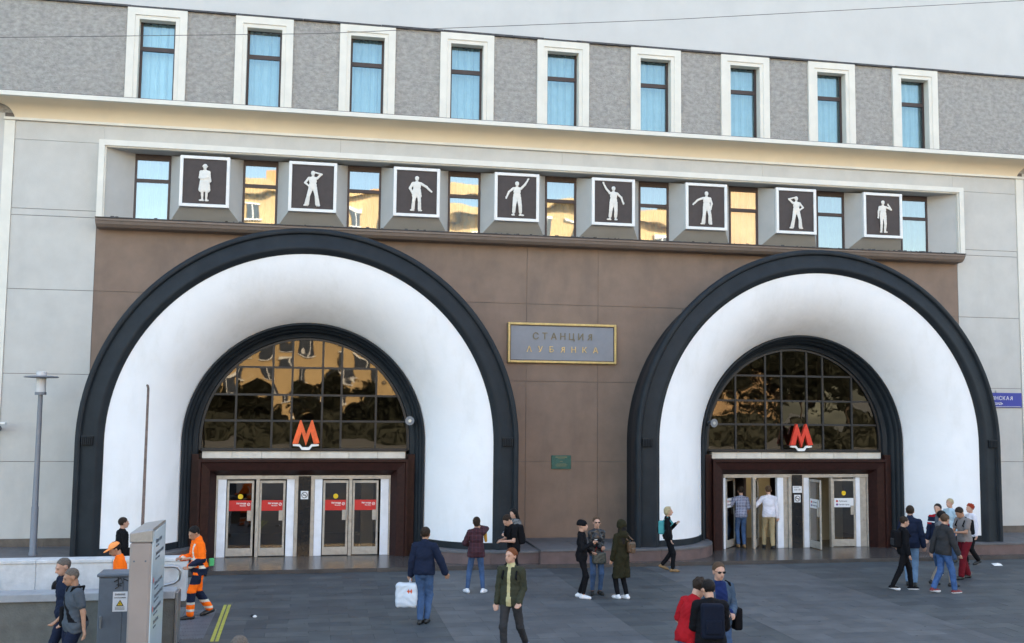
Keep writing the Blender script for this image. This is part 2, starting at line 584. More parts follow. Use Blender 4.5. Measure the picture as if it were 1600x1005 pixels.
def corn(prof, x0, x1, mb, mi=0):
    n = len(prof)
    v = []
    for k in range(4):
        for o, z in prof:
            v.append([(x0 - o, YW + .02, z), (x0 - o, YW - o, z), (x1 + o, YW - o, z), (x1 + o, YW + .02, z)][k])
    f = [(k * n + i, k * n + i + 1, (k + 1) * n + i + 1, (k + 1) * n + i) for k in range(3) for i in range(n - 1)]
    return mb.add(v, f, mi)


corn(cp, -7.95, 22.10, MB()).build('cornice_cove', COVE, bld, smooth=True)
lipm = MB()
v = []
for o, z in [(.655, 12.172), (.80, 12.165), (.80, 12.275), (.78, 12.29)]:
    v += [(-40, YW - o, z), (50, YW - o, z)]
lipm.add(v, [(2 * i, 2 * i + 1, 2 * i + 3, 2 * i + 2) for i in range(3)])
# soffit of the lip beyond the ends of the cove
lipm.box(-40, -8.74, YW - .655, YW + .02, 12.172, 12.20)
lipm.box(22.9, 50, YW - .655, YW + .02, 12.172, 12.20)
lipm.build('cornice_lip', TRIM, bld)
MB().box(-40, 50, YW - .785, YW + .02, 12.285, 12.30).build('cornice_flashing', mat("flashing_brown", (.10, .075, .06), .7, .3, 4), bld)
MB().box(-8.27, 22.41, YW - .085, YW + .02, 11.705, 11.772).build('cornice_fillet', TRIM, bld)

# --- the band of small windows
FX0, FX1 = -5.76, 19.90
u_sweep([(0, YW), (0, 28.42), (.15, 28.42), (.15, 28.47), (.185, 28.475), (.185, 28.60)], FX0, FX1, 9.09, 11.19).build('band_frame', TRIM, bld)
for s, xe in ((1, FX0 + .18), (-1, FX1 - .18)):
    xi = WIN_X[0] - .47 if s == 1 else WIN_X[8] + .47
    MB().slab([(xe, 28.56), (xi, 29.10), (xi, 29.16), (xe, 28.7)] if s == 1 else [(xe, 28.56), (xe, 28.7), (xi, 29.16), (xi, 29.10)], 9.12, 11.03).build('band_splay', SPLAY, bld)
MB().box(FX0 + .17, FX1 - .17, 28.58, 29.3, 11.006, 11.06).build('band_soffit', SPLAY, bld)
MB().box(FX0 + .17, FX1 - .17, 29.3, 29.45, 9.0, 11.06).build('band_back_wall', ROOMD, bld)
for i, x in enumerate(WIN_X):
    y0 = 29.10
    w = frame_rects(x - .47, x + .47, 9.14, 11.0, .055, y0, y0 + .07, [(10.22, 10.32), (10.84, 10.99)]).build('window', FRAME_BR, bld)
    pane(x - .42, x + .42, 10.32, 10.84, y0 + .03, GLASS_BAND, w, random.uniform(-.004, .004), random.uniform(-.004, .004))
    pane(x - .42, x + .42, 9.19, 10.22, y0 + .03, GLASS_BAND, w, random.uniform(-.006, .006), random.uniform(-.008, .008))
    curtain(x, .47, 9.15, 10.9, y0 + .13, w, i * 2.3)
PIER_X = [CX + (i - 3.5) * BAY for i in range(8)]
for x in PIER_X:
    h1, h2 = .625, BAY / 2 - .473
    y1, y2 = 28.585, 29.12
    zf = (9.53, 10.87); zb = (9.13, 11.004)
    v = [(x - h1, y1, zf[0]), (x + h1, y1, zf[0]), (x + h1, y1, zf[1]), (x - h1, y1, zf[1]),
         (x - h2, y2, zb[0]), (x + h2, y2, zb[0]), (x + h2, y2, zb[1]), (x - h2, y2, zb[1]),
         (x - h2, y2 + .1, zb[0]), (x + h2, y2 + .1, zb[0]), (x + h2, y2 + .1, zb[1]), (x - h2, y2 + .1, zb[1])]
    f = [(0, 1, 2, 3), (0, 3, 7, 4), (1, 5, 6, 2), (0, 4, 5, 1), (3, 2, 6, 7), (4, 7, 11, 8), (5, 9, 10, 6), (4, 8, 9, 5), (7, 6, 10, 11), (8, 11, 10, 9)]
    MB().add(v, f).build('splayed_pier', SPLAY, bld)
sm = MB()
pr = [(YW, 8.84), (28.60, 8.86), (28.50, 8.93), (28.46, 9.0), (28.43, 9.02), (28.43, 9.072), (29.12, 9.075)]
v = []
for y, z in pr: v += [(FX0 - .02, y, z), (FX1 + .02, y, z)]
n = len(pr)
sm.add(v, [(2 * i, 2 * i + 1, 2 * i + 3, 2 * i + 2) for i in range(n - 1)] + [tuple(2 * i for i in range(n)), tuple(2 * i + 1 for i in range(n - 1, -1, -1))])
sm.build('sill_moulding', SILLB, bld)
fl = MB()
x = FX0 - .02
while x < FX1:
    L_ = min(random.uniform(.9, 2.2), FX1 + .02 - x)
    j = random.uniform(-.012, .012)
    j2 = random.uniform(-.01, .01)
    v = [(x, 28.40 + j, 9.08), (x + L_, 28.40 + j2, 9.08), (x + L_, 28.40 + j2, 9.105), (x, 28.40 + j, 9.10), (x, 29.1, 9.125), (x + L_, 29.1, 9.13), (x, 29.1, 9.08), (x + L_, 29.1, 9.08)]
    fl.add(v, [(0, 1, 2, 3), (3, 2, 5, 4), (0, 3, 4, 6), (1, 7, 5, 2), (0, 6, 7, 1)])
    x += L_
for k in range(70):     # flakes and twigs lying on the flashing
    a = random.uniform(FX0, FX1); s_ = random.uniform(.01, .04)
    fl.box(a, a + s_ * 2.5, 28.42, 28.42 + s_, 9.10, 9.112 + s_ * .5)
fl.build('sill_flashing', FLASH, bld)

# --- building mass behind (keeps the low sun off the square)
ms = MB()
ms.box(-45, 60, 34, 50, -.5, 26)
ms.box(-45, 60, YW + .5, 34, 6.6, 8.9)
ms.box(-45, 60, YW + .75, 34, 8.9, 15)
ms.box(-45, 60, YW + .5, 34, 15, 25.9)
for a, c in ((-45, ARCH_L - 3.4), (ARCH_L + 3.4, ARCH_R - 3.4), (ARCH_R + 3.4, 60)):
    ms.box(a, c, YW + .5, 34, -.4, 6.6)
ms.build('building_mass', ROOMD, bld)

# ================================================================ ENTRANCE ARCHES
def panes_fan(xc, parent):
    rg, zg = 2.775, 3.215
    xs = [-2.78, -1.885, -.93, -.41, .41, .93, 1.885, 2.78]
    zs = [2.955, 3.74, 4.45, 5.20, 6.0]
    fm = MB()
    y0, y1 = 28.80, 28.87
    for xx in xs[1:-1]:
        zt = zg + math.sqrt(max(rg * rg - xx * xx, 0)) + .02
        fm.box(xc + xx - .027, xc + xx + .027, y0, y1, 2.95, zt)
    for zz in zs[1:-1]:
        hw = math.sqrt(rg * rg - (zz - zg) ** 2) + .02
        fm.box(xc - hw, xc + hw, y0 + .01, y1 - .005, zz - .028, zz + .028)
    fm.box(xc - 2.78, xc + 2.78, y0 - .02, y1, 2.94, 3.0)
    arch_sweep([(2.84, 28.86), (2.84, 28.78), (2.75, 28.78), (2.75, 28.87)], xc, zg, 2.95, 48, fm)
    fan = fm.build('fanlight', MULL, parent)
    for i in range(len(xs) - 1):
        for j in range(len(zs) - 1):
            x0, x1, z0, z1 = xs[i], xs[i + 1], zs[j], zs[j + 1]
            top = []
            N = 9
            for k in range(N + 1):
                xx = x0 + (x1 - x0) * k / N
                zz = zg + math.sqrt(max(rg * rg - xx * xx, 0)) if abs(xx) < rg else zg
                top.append((xx, max(z0, min(z1, zz))))
            if max(t[1] for t in top) - z0 < .06: continue
            top = [t for t in top]
            a, c = random.uniform(-.012, .012), random.uniform(-.012, .012)
            yy = lambda X, Z: 28.84 + a * (X - x0) + c * (Z - z0)
            v = [(xc + x0, yy(x0, z0), z0), (xc + x1, yy(x1, z0), z0)] + [(xc + q, yy(q, r), r) for q, r in reversed(top)]
            # drop duplicates
            vv = []
            for p in v:
                if not vv or (Vector(p) - Vector(vv[-1])).length > 1e-4: vv.append(p)
            if (Vector(vv[0]) - Vector(vv[-1])).length < 1e-4: vv.pop()
            if len(vv) < 3: continue
            MB().add(vv, [tuple(range(len(vv)))]).build('pane', GLASS_FAN, fan, fix=False)


def make_arch(xc, label):
    a = empty('entrance_arch', (xc, 28.0, ZP), label, 'archway', 'round entrance arches of the station')
    ring = [(5.22, YW), (5.24, 28.5), (5.36, 28.0), (5.50, 27.5), (5.565, 27.15), (5.585, 27.02), (5.575, 26.95), (5.54, 26.905), (5.49, 26.89), (5.445, 26.905), (5.425, 26.95),
            (5.41, 26.965), (5.38, 26.955), (5.25, 26.925), (5.13, 26.90), (5.09, 26.88), (5.05, 26.875), (5.01, 26.89), (4.965, 26.95), (4.93, 26.985), (4.90, 26.99), (4.895, 27.04)]
    arch_sweep(ring, xc, ZC, ZP, 72).build('outer_ring', RING, a, smooth=True)
    fun = [(4.90 - 1.70 * t, 27.0 + 1.25 * (.35 * t ** 1.3 + .65 * t ** 3.2)) for t in [(i / 18) ** .8 for i in range(19)]]
    arch_sweep(fun, xc, ZC, .60, 72).build('white_funnel', WHITE, a, smooth=True)
    fb = [(r + (-.012 if i else 0), y - .018) for i, (r, y) in enumerate(fun)]
    for s in (-1, 1):
        m_ = MB()
        v = []
        for r, y in fb: v += [(xc + s * r, y, ZP), (xc + s * r, y, .60)]
        m_.add(v, [(2 * i, 2 * i + 2, 2 * i + 3, 2 * i + 1) for i in range(len(fb) - 1)])
        v = []
        for (r, y), (r2, y2) in zip(fb, fun): v += [(xc + s * r, y, .60), (xc + s * r2, y2, .603)]
        m_.add(v, [(2 * i, 2 * i + 2, 2 * i + 3, 2 * i + 1) for i in range(len(fb) - 1)])
        m_.build('base_band', RING, a, smooth=True)
    inner = [(3.20, 28.24), (3.20, 28.20), (3.185, 28.175), (3.15, 28.17), (3.12, 28.20), (3.11, 28.26), (3.075, 28.28), (3.05, 28.34), (3.04, 28.42), (2.99, 28.46), (2.965, 28.52), (2.96, 28.66), (2.90, 28.70), (2.84, 28.71), (2.82, 28.78), (2.82, 28.9)]
    arch_sweep(inner, xc, ZC, ZP, 64).build('inner_moulding', RING, a, smooth=True)
    for s in (-1, 1):      # little vent collars at the springing
        g = MB()
        g.box(xc + s * 5.12, xc + s * 5.42, 26.86, 26.95, 3.34, 3.37)
        g.box(xc + s * 5.14, xc + s * 5.40, 26.885, 26.95, 3.13, 3.34, 1)  # solid black block, paints the shade of the opening behind the bars
        for k in range(6):
            q = 5.15 + k * .046
            g.box(xc + s * q, xc + s * (q + .022), 26.86, 26.90, 3.15, 3.34)
        g.build('vent_grille', [RING, mat("vent_hole_shade", (.004, .004, .005), .9, 0)], a)
    panes_fan(xc, a)
    # lintel of white marble blocks
    for i in range(7):
        w = 5.43 / 7
        x0 = xc - 2.715 + i * w
        MB().box(x0 + .003, x0 + w - .003, 28.62, 28.80, 2.735, 2.925).build('lintel_block', MARBLE, a, bevel=.004)
    MB().box(xc - 2.74, xc + 2.74, 28.58, 28.8, 2.925, 2.945).build('lintel_ledge', MULL, a)
    # portal
    pm = MB()
    u_sweep([(0, 28.66), (0, 28.36), (.07, 28.36), (.09, 28.42), (.30, 28.45), (.45, 28.72), (.45, 28.80)], xc - 2.78, xc + 2.78, PLATZ, 2.72, pm)
    pm.box(xc - 2.78, xc + 2.78, 28.60, 28.84, 2.70, 2.733)
    pm.box(xc - 2.96, xc - 2.78, 28.50, 28.66, PLATZ, 2.85)
    pm.box(xc + 2.78, xc + 2.96, 28.50, 28.66, PLATZ, 2.85)
    pm.build('portal', MAROON, a)
    pm2 = MB()                  # door wall
    pm2.box(xc - .165, xc + .165, 28.69, 28.84, PLATZ, 2.25)
    pm2.build('centre_column', BLACKG, a)
    return a


def side_panels(a, xc, spec):
    for x0, x1, m, y in spec:
        MB().box(xc + x0, xc + x1, y, 28.86, PLATZ, 2.19).build('door_side_panel', m, a, bevel=.004)


def make_door(a, x, width, angle, notice, dot, plate_right=True):
    """leaf hinged at its left edge; local x along the leaf"""
    z0, z1 = PLATZ + .02, 2.13
    m = MB()
    t = .055
    for args in ((0, t, z0, z1), (width - t, width, z0, z1), (t, width - t, z1 - .07, z1), (t, width - t, z0, z0 + .21)):
        m.box(args[0], args[1], -.022, .022, args[2], args[3])
    m.box(t, width - t, -.026, -.02, z0 + .03, z0 + .18)
    d = m.build('door', DOORF, a, world=False, bevel=.003)
    off = wloc(a)
    d.location = (x - off.x, 28.77 - off.y, -off.z)
    d.rotation_euler = (0, 0, R_(angle))

    def sub(mb, name, mm):
        o = mb.build(name, mm, None, fix=(name != 'glass')); o.parent = d; return o
    g = MB().add([(t, 0, z0 + .2), (width - t, 0, z0 + .2), (width - t, 0, z1 - .06), (t, 0, z1 - .06)], [(0, 1, 2, 3)])
    sub(g, 'glass', GLASS_DOOR)
    h = MB().box(width - .16, width - .035, -.045, -.02, 1.06, 1.33)
    h.tube([(width - .05, -.05, 1.05), (width - .05, -.075, 1.1), (width - .05, -.075, 1.5), (width - .05, -.05, 1.55)], .012, 6)
    sub(h, 'handle', DOORF)
    if notice == 'red':
        s = MB().box(t - .01, width - t, -.012, -.006, 1.32, 1.60, 0)
        put_text(s, 'Нет входа', .062, width - .20, -.014, 1.50, .002, 'r', 1, .002, .25)
        put_text(s, 'No entry', .045, width - .20, -.014, 1.445, .002, 'r', 1, .001, .16)
        c = [(width - .13 + .042 * math.cos(k * .524), 1.495 + .042 * math.sin(k * .524)) for k in range(12)]
        c2 = [(width - .13 + .030 * math.cos(k * .524), 1.495 + .030 * math.sin(k * .524)) for k in range(12)]
        s.prism(c, -.0145, -.012, 1); s.prism(c2, -.016, -.0146, 0)
        s.prism([(width - .158, 1.475), (width - .150, 1.467), (width - .102, 1.515), (width - .110, 1.523)], -.0175, -.0161, 1)
        sub(s, 'notice', [STK_R, WHITEP])
    else:
        s = MB().box(t - .01, width - t, -.012, -.006, 1.28, 1.55, 0)
        for zz, cc, tx, wd in ((1.46, 1, 'Лубянка', .26), (1.36, 3, 'Китай-город', .33)):
            c = [(.145 + .034 * math.cos(k * .524), zz + .034 * math.sin(k * .524)) for k in range(12)]
            s.prism(c, -.0145, -.012, cc)
            put_text(s, tx, .058, .20, -.014, zz - .018, .002, 'l', 2, .001, wd)
        sub(s, 'notice', [STK_W, STK_R, INKG, mat("sticker_violet", (.15, .05, .25), .4, 0)])
    if dot:
        c = [(width * .5 + .068 * math.cos(k * .3307), 1.70 + .068 * math.sin(k * .3307)) for k in range(19)]
        s = MB().prism(c, -.012, -.006)
        sub(s, 'round_sticker', STK_Y)
    return d


archL = make_arch(ARCH_L, 'left white funnel-shaped entrance arch with four closed glass doors bearing red notices')
archR = make_arch(ARCH_R, 'right white funnel-shaped entrance arch with open doors and people walking in')


def door_mid(a, xc, extra=()):
    f = MB()
    f.box(xc - 2.325, xc + 2.325, 28.70, 28.86, 2.17, 2.27)
    for x0, x1 in list(extra):
        f.box(xc + x0, xc + x1, 28.71, 28.84, PLATZ, 2.17)
    f.build('door_frame', DOORF, a, bevel=.003)


door_mid(archL, ARCH_L, [(-2.325, -2.285), (-1.285, -1.195), (-.265, -.168), (.168, .265), (1.195, 1.285), (2.285, 2.325)])
side_panels(archL, ARCH_L, [(-2.28, -2.06, DOORW, 28.73), (-.475, -.27, DOORW, 28.73), (.27, .475, DOORW, 28.73), (2.06, 2.28, DOORW, 28.73)])
for x, dot in ((-2.04, True), (-1.19, False), (.50, True), (1.30, False)):
    make_door(archL, ARCH_L + x, .70 if abs(x) > 1.25 else .68, 0 if x != 1.30 else -3, 'red', dot)
door_mid(archR, ARCH_R, [(-1.40, -1.33), (-.265, -.168), (.168, .22), (1.10, 1.16), (2.285, 2.325)])
side_panels(archR, ARCH_R, [(-2.325, -2.26, DOORW, 28.72), (-.62, -.43, DOORW, 28.72), (-.43, -.27, DOORF, 28.77), (.22, .40, DOORW, 28.73), (1.92, 2.06, DOORW, 28.73), (2.06, 2.28, DOORF, 28.75)])
make_door(archR, ARCH_R - 2.23, .74, 47, 'white', False)
make_door(archR, ARCH_R - 1.31, .66, 58, 'white', False)
make_door(archR, ARCH_R + .43, .66, -88, 'white', False)
make_door(archR, ARCH_R + 1.17, .72, -5, 'white', True)

# no-smoking signs and the hours plate on the centre columns
for xc, zt in ((ARCH_L, 1.74), (ARCH_R, 1.55)):
    s = MB().box(xc - .10, xc + .10, 28.678, 28.69, zt - .11, zt + .11, 0)
    n = 20
    c1 = [(xc + .085 * math.cos(2 * math.pi * k / n), zt + .085 * math.sin(2 * math.pi * k / n)) for k in range(n)]
    c2 = [(xc + .066 * math.cos(2 * math.pi * k / n), zt + .066 * math.sin(2 * math.pi * k / n)) for k in range(n)]
    s.prism(c1, 28.675, 28.678, 1); s.prism(c2, 28.673, 28.675, 0)
    s.box(xc - .05, xc + .05, 28.671, 28.673, zt - .010, zt + .010, 1)
    s.prism([(xc - .055, zt + .045), (xc - .045, zt + .055), (xc + .055, zt - .045), (xc + .045, zt - .055)][::-1], 28.669, 28.671, 1)
    o = s.build('no_smoking_sign', [STK_W, INK])
    tag(o, 'small square no-smoking sign on the black column of the %s arch' % ('left' if xc == ARCH_L else 'right'), 'sign')
s = MB().box(ARCH_R - .145, ARCH_R + .145, 28.676, 28.69, 1.72, 1.92, 0)
put_text(s, '5:30–1:00', .07, ARCH_R, 28.674, 1.79, .002, 'c', 1, .001, .2)
s.box(ARCH_R - .12, ARCH_R + .05, 28.673, 28.676, 1.88, 1.895, 1)
tag(s.build('hours_plate', [STK_W, INKG]), 'white opening hours plate above the no-smoking sign on the right arch column', 'sign')

# the red letter signs
Mp = [(440, 502), (467, 422), (472, 422), (491, 470), (510, 422), (515, 422), (543, 500), (521, 503), (508, 462), (491, 510), (474, 462), (462, 503)]
Bp = [(442, 504), (468, 504), (477, 514), (503, 514), (512, 504), (540, 504), (540, 510), (515, 512), (505, 524), (476, 524), (466, 512), (442, 510)]
for xc, mm, lab in ((ARCH_L, REDO, 'orange-red metro letter on a white bracket in front of the left arch window'), (ARCH_R, RED, 'deep red metro letter on a white bracket in front of the right arch window')):
    k = .00700
    e = empty('metro_letter_sign', (xc, 28.45, 2.945), lab, 'sign', 'metro letter signs')
    f = lambda P: [(xc + (x - 491) * k, 2.96 + (525 - y) * k * 1.12) for x, y in P]
    MB().prism(f(Mp), 28.36, 28.46).build('letter', mm, e)
    MB().prism(f(Bp), 28.39, 28.44).build('bracket_bar', WHITEP, e)
    MB().box(xc - .3, xc - .27, 28.44, 28.75, 3.1, 3.13).box(xc + .27, xc + .3, 28.44, 28.75, 3.1, 3.13).build('stay', MULL, e)

# interior rooms
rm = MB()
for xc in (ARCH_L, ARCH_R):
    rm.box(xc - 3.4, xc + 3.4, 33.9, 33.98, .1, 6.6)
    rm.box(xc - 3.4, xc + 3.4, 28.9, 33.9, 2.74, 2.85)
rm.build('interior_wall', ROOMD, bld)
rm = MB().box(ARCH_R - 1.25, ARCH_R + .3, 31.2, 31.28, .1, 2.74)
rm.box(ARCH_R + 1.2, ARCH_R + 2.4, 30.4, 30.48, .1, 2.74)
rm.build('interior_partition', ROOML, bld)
MB().box(ARCH_R - 1.28, ARCH_R - 1.22, 29.6, 31.2, .1, 2.74).build('interior_pier', PLINTH, bld)
MB().box(ARCH_L + 1.6, ARCH_L + 1.95, 30.2, 30.5, .1, 2.74).build('interior_pier', ROOML, bld)
lt = MB().box(ARCH_R - 1.05, ARCH_R - .45, 30.2, 30.32, 2.66, 2.72)
tag(lt.build('ceiling_lamp', LAMPON), 'lit ceiling tube lamp glowing inside the open right doorway', 'lamp')

# ================================================================ RELIEF PANELS (figures are added with the people)
RELIEFS = []
rel_labels = ['relief panel of a woman in hat and coat, first from the left', 'relief panel of a sailor-like man shading his eyes, second from the left',
              'relief panel of a long-coated man pointing down to the right, third from the left', 'relief panel of a man raising his right-hand arm high, left of the middle',
              'relief panel of a man raising his left-hand arm high, right of the middle', 'relief panel of a man in wide trousers pointing down to the left',
              'relief panel of a man with one hand at his brow, second from the right', 'relief panel of a slim man with a fist at his shoulder, last on the right']
for i, x in enumerate(PIER_X):
    e = empty('relief_panel', (x, 28.55, 9.5), rel_labels[i], 'relief panel', 'relief panels between the small windows')
    frame_rects(x - .655, x + .655, 9.5, 10.9, .085, 28.49, 28.60).build('frame', WHITEP, e, bevel=.006)
    MB().box(x - .58, x + .58, 28.525, 28.59, 9.57, 10.83).build('board', BOARD, e)
    RELIEFS.append((e, x))

# ================================================================ STATION NAME SIGN, PLAQUE, STREET SIGN
e = empty('station_name_sign', (7.09, 28.9, 5.46), 'grey name board with gilded frame and gold letters on the brown wall between the arches', 'sign')
frame_rects(5.47, 8.71, 5.46, 6.62, .068, 28.83, YW, mb=None).build('frame', GOLD, e, bevel=.012)
frame_rects(5.538, 8.642, 5.528, 6.552, .02, 28.85, YW).build('inner_fillet', FRAME_BR, e)
MB().box(5.54, 8.64, 28.87, 28.935, 5.53, 6.55).build('board', SLATE, e)


def put_letter(ch, sz, xx, z):
    if ch != 'Я':
        return put_text(MB(), 'Λ' if ch == 'Л' else ch, sz, xx, 28.862, z, .03, 'c')
    m = put_text(MB(), 'R', sz, xx, 28.862, z, .03, 'c')
    m.v = [(2 * xx - a, b_, c) for a, b_, c in m.v]
    m.f = [tuple(reversed(q)) for q in m.f]
    return m


LETTER_DULL = mat('letter_dull_bronze', (.17, .14, .08), .5, .2, 12)
for word, x0, x1, z, sz in (('СТАНЦИЯ', 6.29, 7.90, 6.145, .27), ('ЛУБЯНКА', 6.10, 8.08, 5.775, .235)):
    for k, ch in enumerate(word):
        xx = x0 + (x1 - x0) * k / (len(word) - 1)
        put_letter(ch, sz, xx, z).build('letter', GOLDL if z < 6 else LETTER_DULL, e, fix=False)
e = empty('memorial_plaque', (7.08, 28.93, 2.42), 'small green bronze plaque low on the brown wall between the arches', 'plaque')
MB().box(6.79, 7.37, 28.90, YW, 2.42, 2.81).build('plate', GREENP, e, bevel=.008)
pl = MB()
for k, (z, hw) in enumerate(((2.75, .17), (2.71, .10), (2.63, .04), (2.56, .14), (2.53, .18), (2.50, .15))):
    pl.box(7.08 - hw, 7.08 + hw, 28.893, 28.90, z, z + (.022 if k == 0 else .010))
pl.build('raised_lines', mat("plaque_worn_gold", (.22, .20, .10), .5, .2), e)
e = empty('street_name_sign', (21.1, 28.9, 4.33), 'blue street name sign with white letters half hidden behind the right arch', 'sign')
MB().box(20.25, 22.09, 28.89, YW - .01, 4.33, 4.79).build('plate', BLUES, e, bevel=.004)
t_ = MB()
for k, ch in enumerate('ЛУБЯНСКАЯ'):
    xx = 20.69 + k * .1275
    q = put_text(MB(), 'R' if ch == 'Я' else ch, .165, xx, 28.886, 4.565, .004, 'c')
    if ch == 'Я':
        q.v = [(2 * xx - a, b_, c) for a, b_, c in q.v]; q.f = [tuple(reversed(w)) for w in q.f]
    t_.add(q.v, q.f)
put_text(t_, 'ПЛОЩАДЬ', .10, 21.15, 28.886, 4.42, .004, 'c', 0, .001, .52)
t_.box(20.30, 22.04, 28.885, 28.888, 4.355, 4.365)
t_.build('lettering', WHITEP, e, fix=False)
MB().tube([(21.2, 28.92, 4.79), (21.2, 28.92, 4.86)], .015, 6).build('hook', STEEL, e)

# ================================================================ PLINTHS, PLATFORM, TERRACES
PL = empty('granite_plinth', (CX, 26.7, PLATZ), 'red-brown granite plinth running under the arches and along the walls', 'plinth')


def flare(xc, s):
    return [(xc + s * (4.78 - 1.86 * math.sin(t * math.pi / 2)), 26.66 + 1.78 * (1 - math.cos(t * math.pi / 2))) for t in [i / 8 for i in range(9)]]


def plinth(poly, zt=ZP):
    poly = list(poly)
    ar = sum(poly[i][0] * poly[(i + 1) % len(poly)][1] - poly[(i + 1) % len(poly)][0] * poly[i][1] for i in range(len(poly)))
    if ar < 0: poly.reverse()
    MB().slab(poly, PLATZ, zt - .055).build('plinth_block', PLINTH, PL)
    c = (sum(p[0] for p in poly) / len(poly), sum(p[1] for p in poly) / len(poly))
    top = [(p[0] + (.03 if p[0] > c[0] else -.03) * 0, p[1] - (.025 if p[1] < c[1] else 0)) for p in poly]
    MB().slab(top, zt - .055, zt).build('plinth_top_slab', PLTOP, PL, bevel=.006)


fl_ = flare(ARCH_L, -1)
plinth([(-5.0, 26.66)] + fl_ + [(fl_[-1][0], 28.95), (-5.0, 28.95)])
for a, c in ((-20, -16), (-16, -12), (-12, -8.3), (-8.3, -5.0)):
    plinth([(a + .003, 26.66), (c - .003, 26.66), (c - .003, 28.95), (a + .003, 28.95)])
fl_ = flare(ARCH_L, 1)
plinth([(4.66, 28.95), (fl_[-1][0], 28.95)] + list(reversed(fl_)) + [(4.66, 26.66)])
plinth([(4.666, 26.66), (5.949, 26.66), (5.949, 28.95), (4.666, 28.95)])
plinth([(5.95, 26.50), (7.05, 26.50), (7.05, 28.92), (5.95, 28.92)], .475)
plinth([(7.055, 26.50), (8.16, 26.50), (8.16, 28.92), (7.055, 28.92)], .475)
fl_ = flare(ARCH_R, -1)
plinth([(8.17, 26.66), (9.3, 26.66), (9.3, 28.95), (8.17, 28.95)])
plinth([(9.306, 26.66)] + fl_ + [(fl_[-1][0], 28.95), (9.306, 28.95)])
fl_ = flare(ARCH_R, 1)
plinth([(19.2, 28.95), (fl_[-1][0], 28.95)] + list(reversed(fl_)) + [(19.2, 26.66)])
for a, c in ((19.2, 20.9), (20.9, 23.0), (23.0, 28)):
    plinth([(a + .003, 26.66), (c - .003, 26.66), (c - .003, 28.95), (a + .003, 28.95)])

plf = empty('entrance_platform', (CX, 26.42, 0))
plf['kind'] = 'structure'
x = -20.0
while x < 30:
    w = 1.55
    for (y0, y1) in ((26.42, 26.72), (26.72, 27.75), (27.75, 28.8)):
        MB().box(x + .003, x + w - .003, y0 + .002, y1 - .002, .0, PLATZ).build('platform_slab', PLAT, plf)
    x += w
MB().box(-20, 30, 28.8, 34, .0, PLATZ - .001).build('platform_floor', PLAT, plf)

# ================================================================ GROUND
def slab_mat(name, col):
    m = mat(name, col, .62, .2, 1.7, .25, 50, dirt=(col[0] * .5, col[1] * .5, col[2] * .5), dirt_amt=.7, dirt_scale=.9, bdist=.004)
    nt = m.node_tree
    return m


TONES_D = [slab_mat("paving_dark_%d" % i, c) for i, c in enumerate([(.061, .069, .074), (.073, .081, .085), (.051, .058, .065)])]
TONES_L = [slab_mat("paving_light_%d" % i, c) for i, c in enumerate([(.088, .094, .101), (.101, .106, .112), (.077, .083, .091)])]
GROUND = mat("ground_asphalt", (.15, .145, .135), .85, .2, 1.5, .3, 40)
g = MB()
for (x0, x1, y0, y1) in ((-400, 400, -400, 12), (-400, 400, 27.5, 34.2), (-400, -14, 12, 27.5), (40, 400, 12, 27.5), (-14, 40, 12, 19.3), (-2.42, 40, 19.3, 22.72), (-14, 40, 22.72, 27.5), (-400, 400, 34.2, 400)):
    g.add([(x0, y0, -.032), (x1, y0, -.032), (x1, y1, -.032), (x0, y1, -.032)], [(0, 1, 2, 3)])
tag(g.build('ground', GROUND, fix=False), kind='structure')

pav = empty('plaza_paving', (6, 20, 0))
pav['kind'] = 'structure'
SW, SD, GAP = .78, .39, .004
BANDS = [2.6, 6.1, 8.75, 12.55]
slabs = []
row = 0
y = 7.6
while y < 26.41:
    y1 = min(y + SD, 26.415)
    xl, xr = -1.0 + -0.10 * y, 1.0 + .80 * y
    lo = [-14.0] + BANDS
    for bi in range(5):
        a = lo[bi]; c = (BANDS + [30])[bi]
        x = a - (SW * .5 if row % 2 else 0)
        while x < c - .02:
            x0 = max(x, a); x1 = min(x + SW, c)
            x += SW
            if x1 - x0 < .05: continue
            if x1 < xl - 3.5 or x0 > xr + 1.5: continue
            if y1 > 18.88:
                if x1 < -2.40: continue
                x0 = max(x0, -2.42)
            light = bi in (1, 3)
            slabs.append((x0, x1, y, y1, light))
    y += SD
    row += 1
slabs.sort(key=lambda s: (s[2] * .97 + max(0, abs((s[0] + s[1]) / 2 - .2 * s[2]) - .5 * s[2]) * 50))
cache = {}
for i, (x0, x1, y0, y1, light) in enumerate(slabs[:300]):
    key = (round(x1 - x0, 3), round(y1 - y0, 3))
    t = (TONES_L if light else TONES_D)[random.randrange(3)]
    kk = (key, t.name)
    if kk not in cache:
        w, d = key
        o = MB().box(GAP / 2, w - GAP / 2, GAP / 2, d - GAP / 2, -.03, 0).build('paving_slab', t, pav, world=False)
        cache[kk] = o.data
    else:
        o = bpy.data.objects.new('paving_slab', cache[kk]); COL.objects.link(o); o.parent = pav
    o.location = (x0 - 6, y0 - 20, random.uniform(-.002, .001))
rest = MB()
for (x0, x1, y0, y1, light) in slabs[300:]:
    rest.box(x0 + GAP / 2, x1 - GAP / 2, y0 + GAP / 2, y1 - GAP / 2, -.03, random.uniform(-.002, .001), (3 if light else 0) + random.randrange(3))
o = rest.build('paving_slab', TONES_D + TONES_L, pav, fix=False)
o['kind'] = 'stuff'

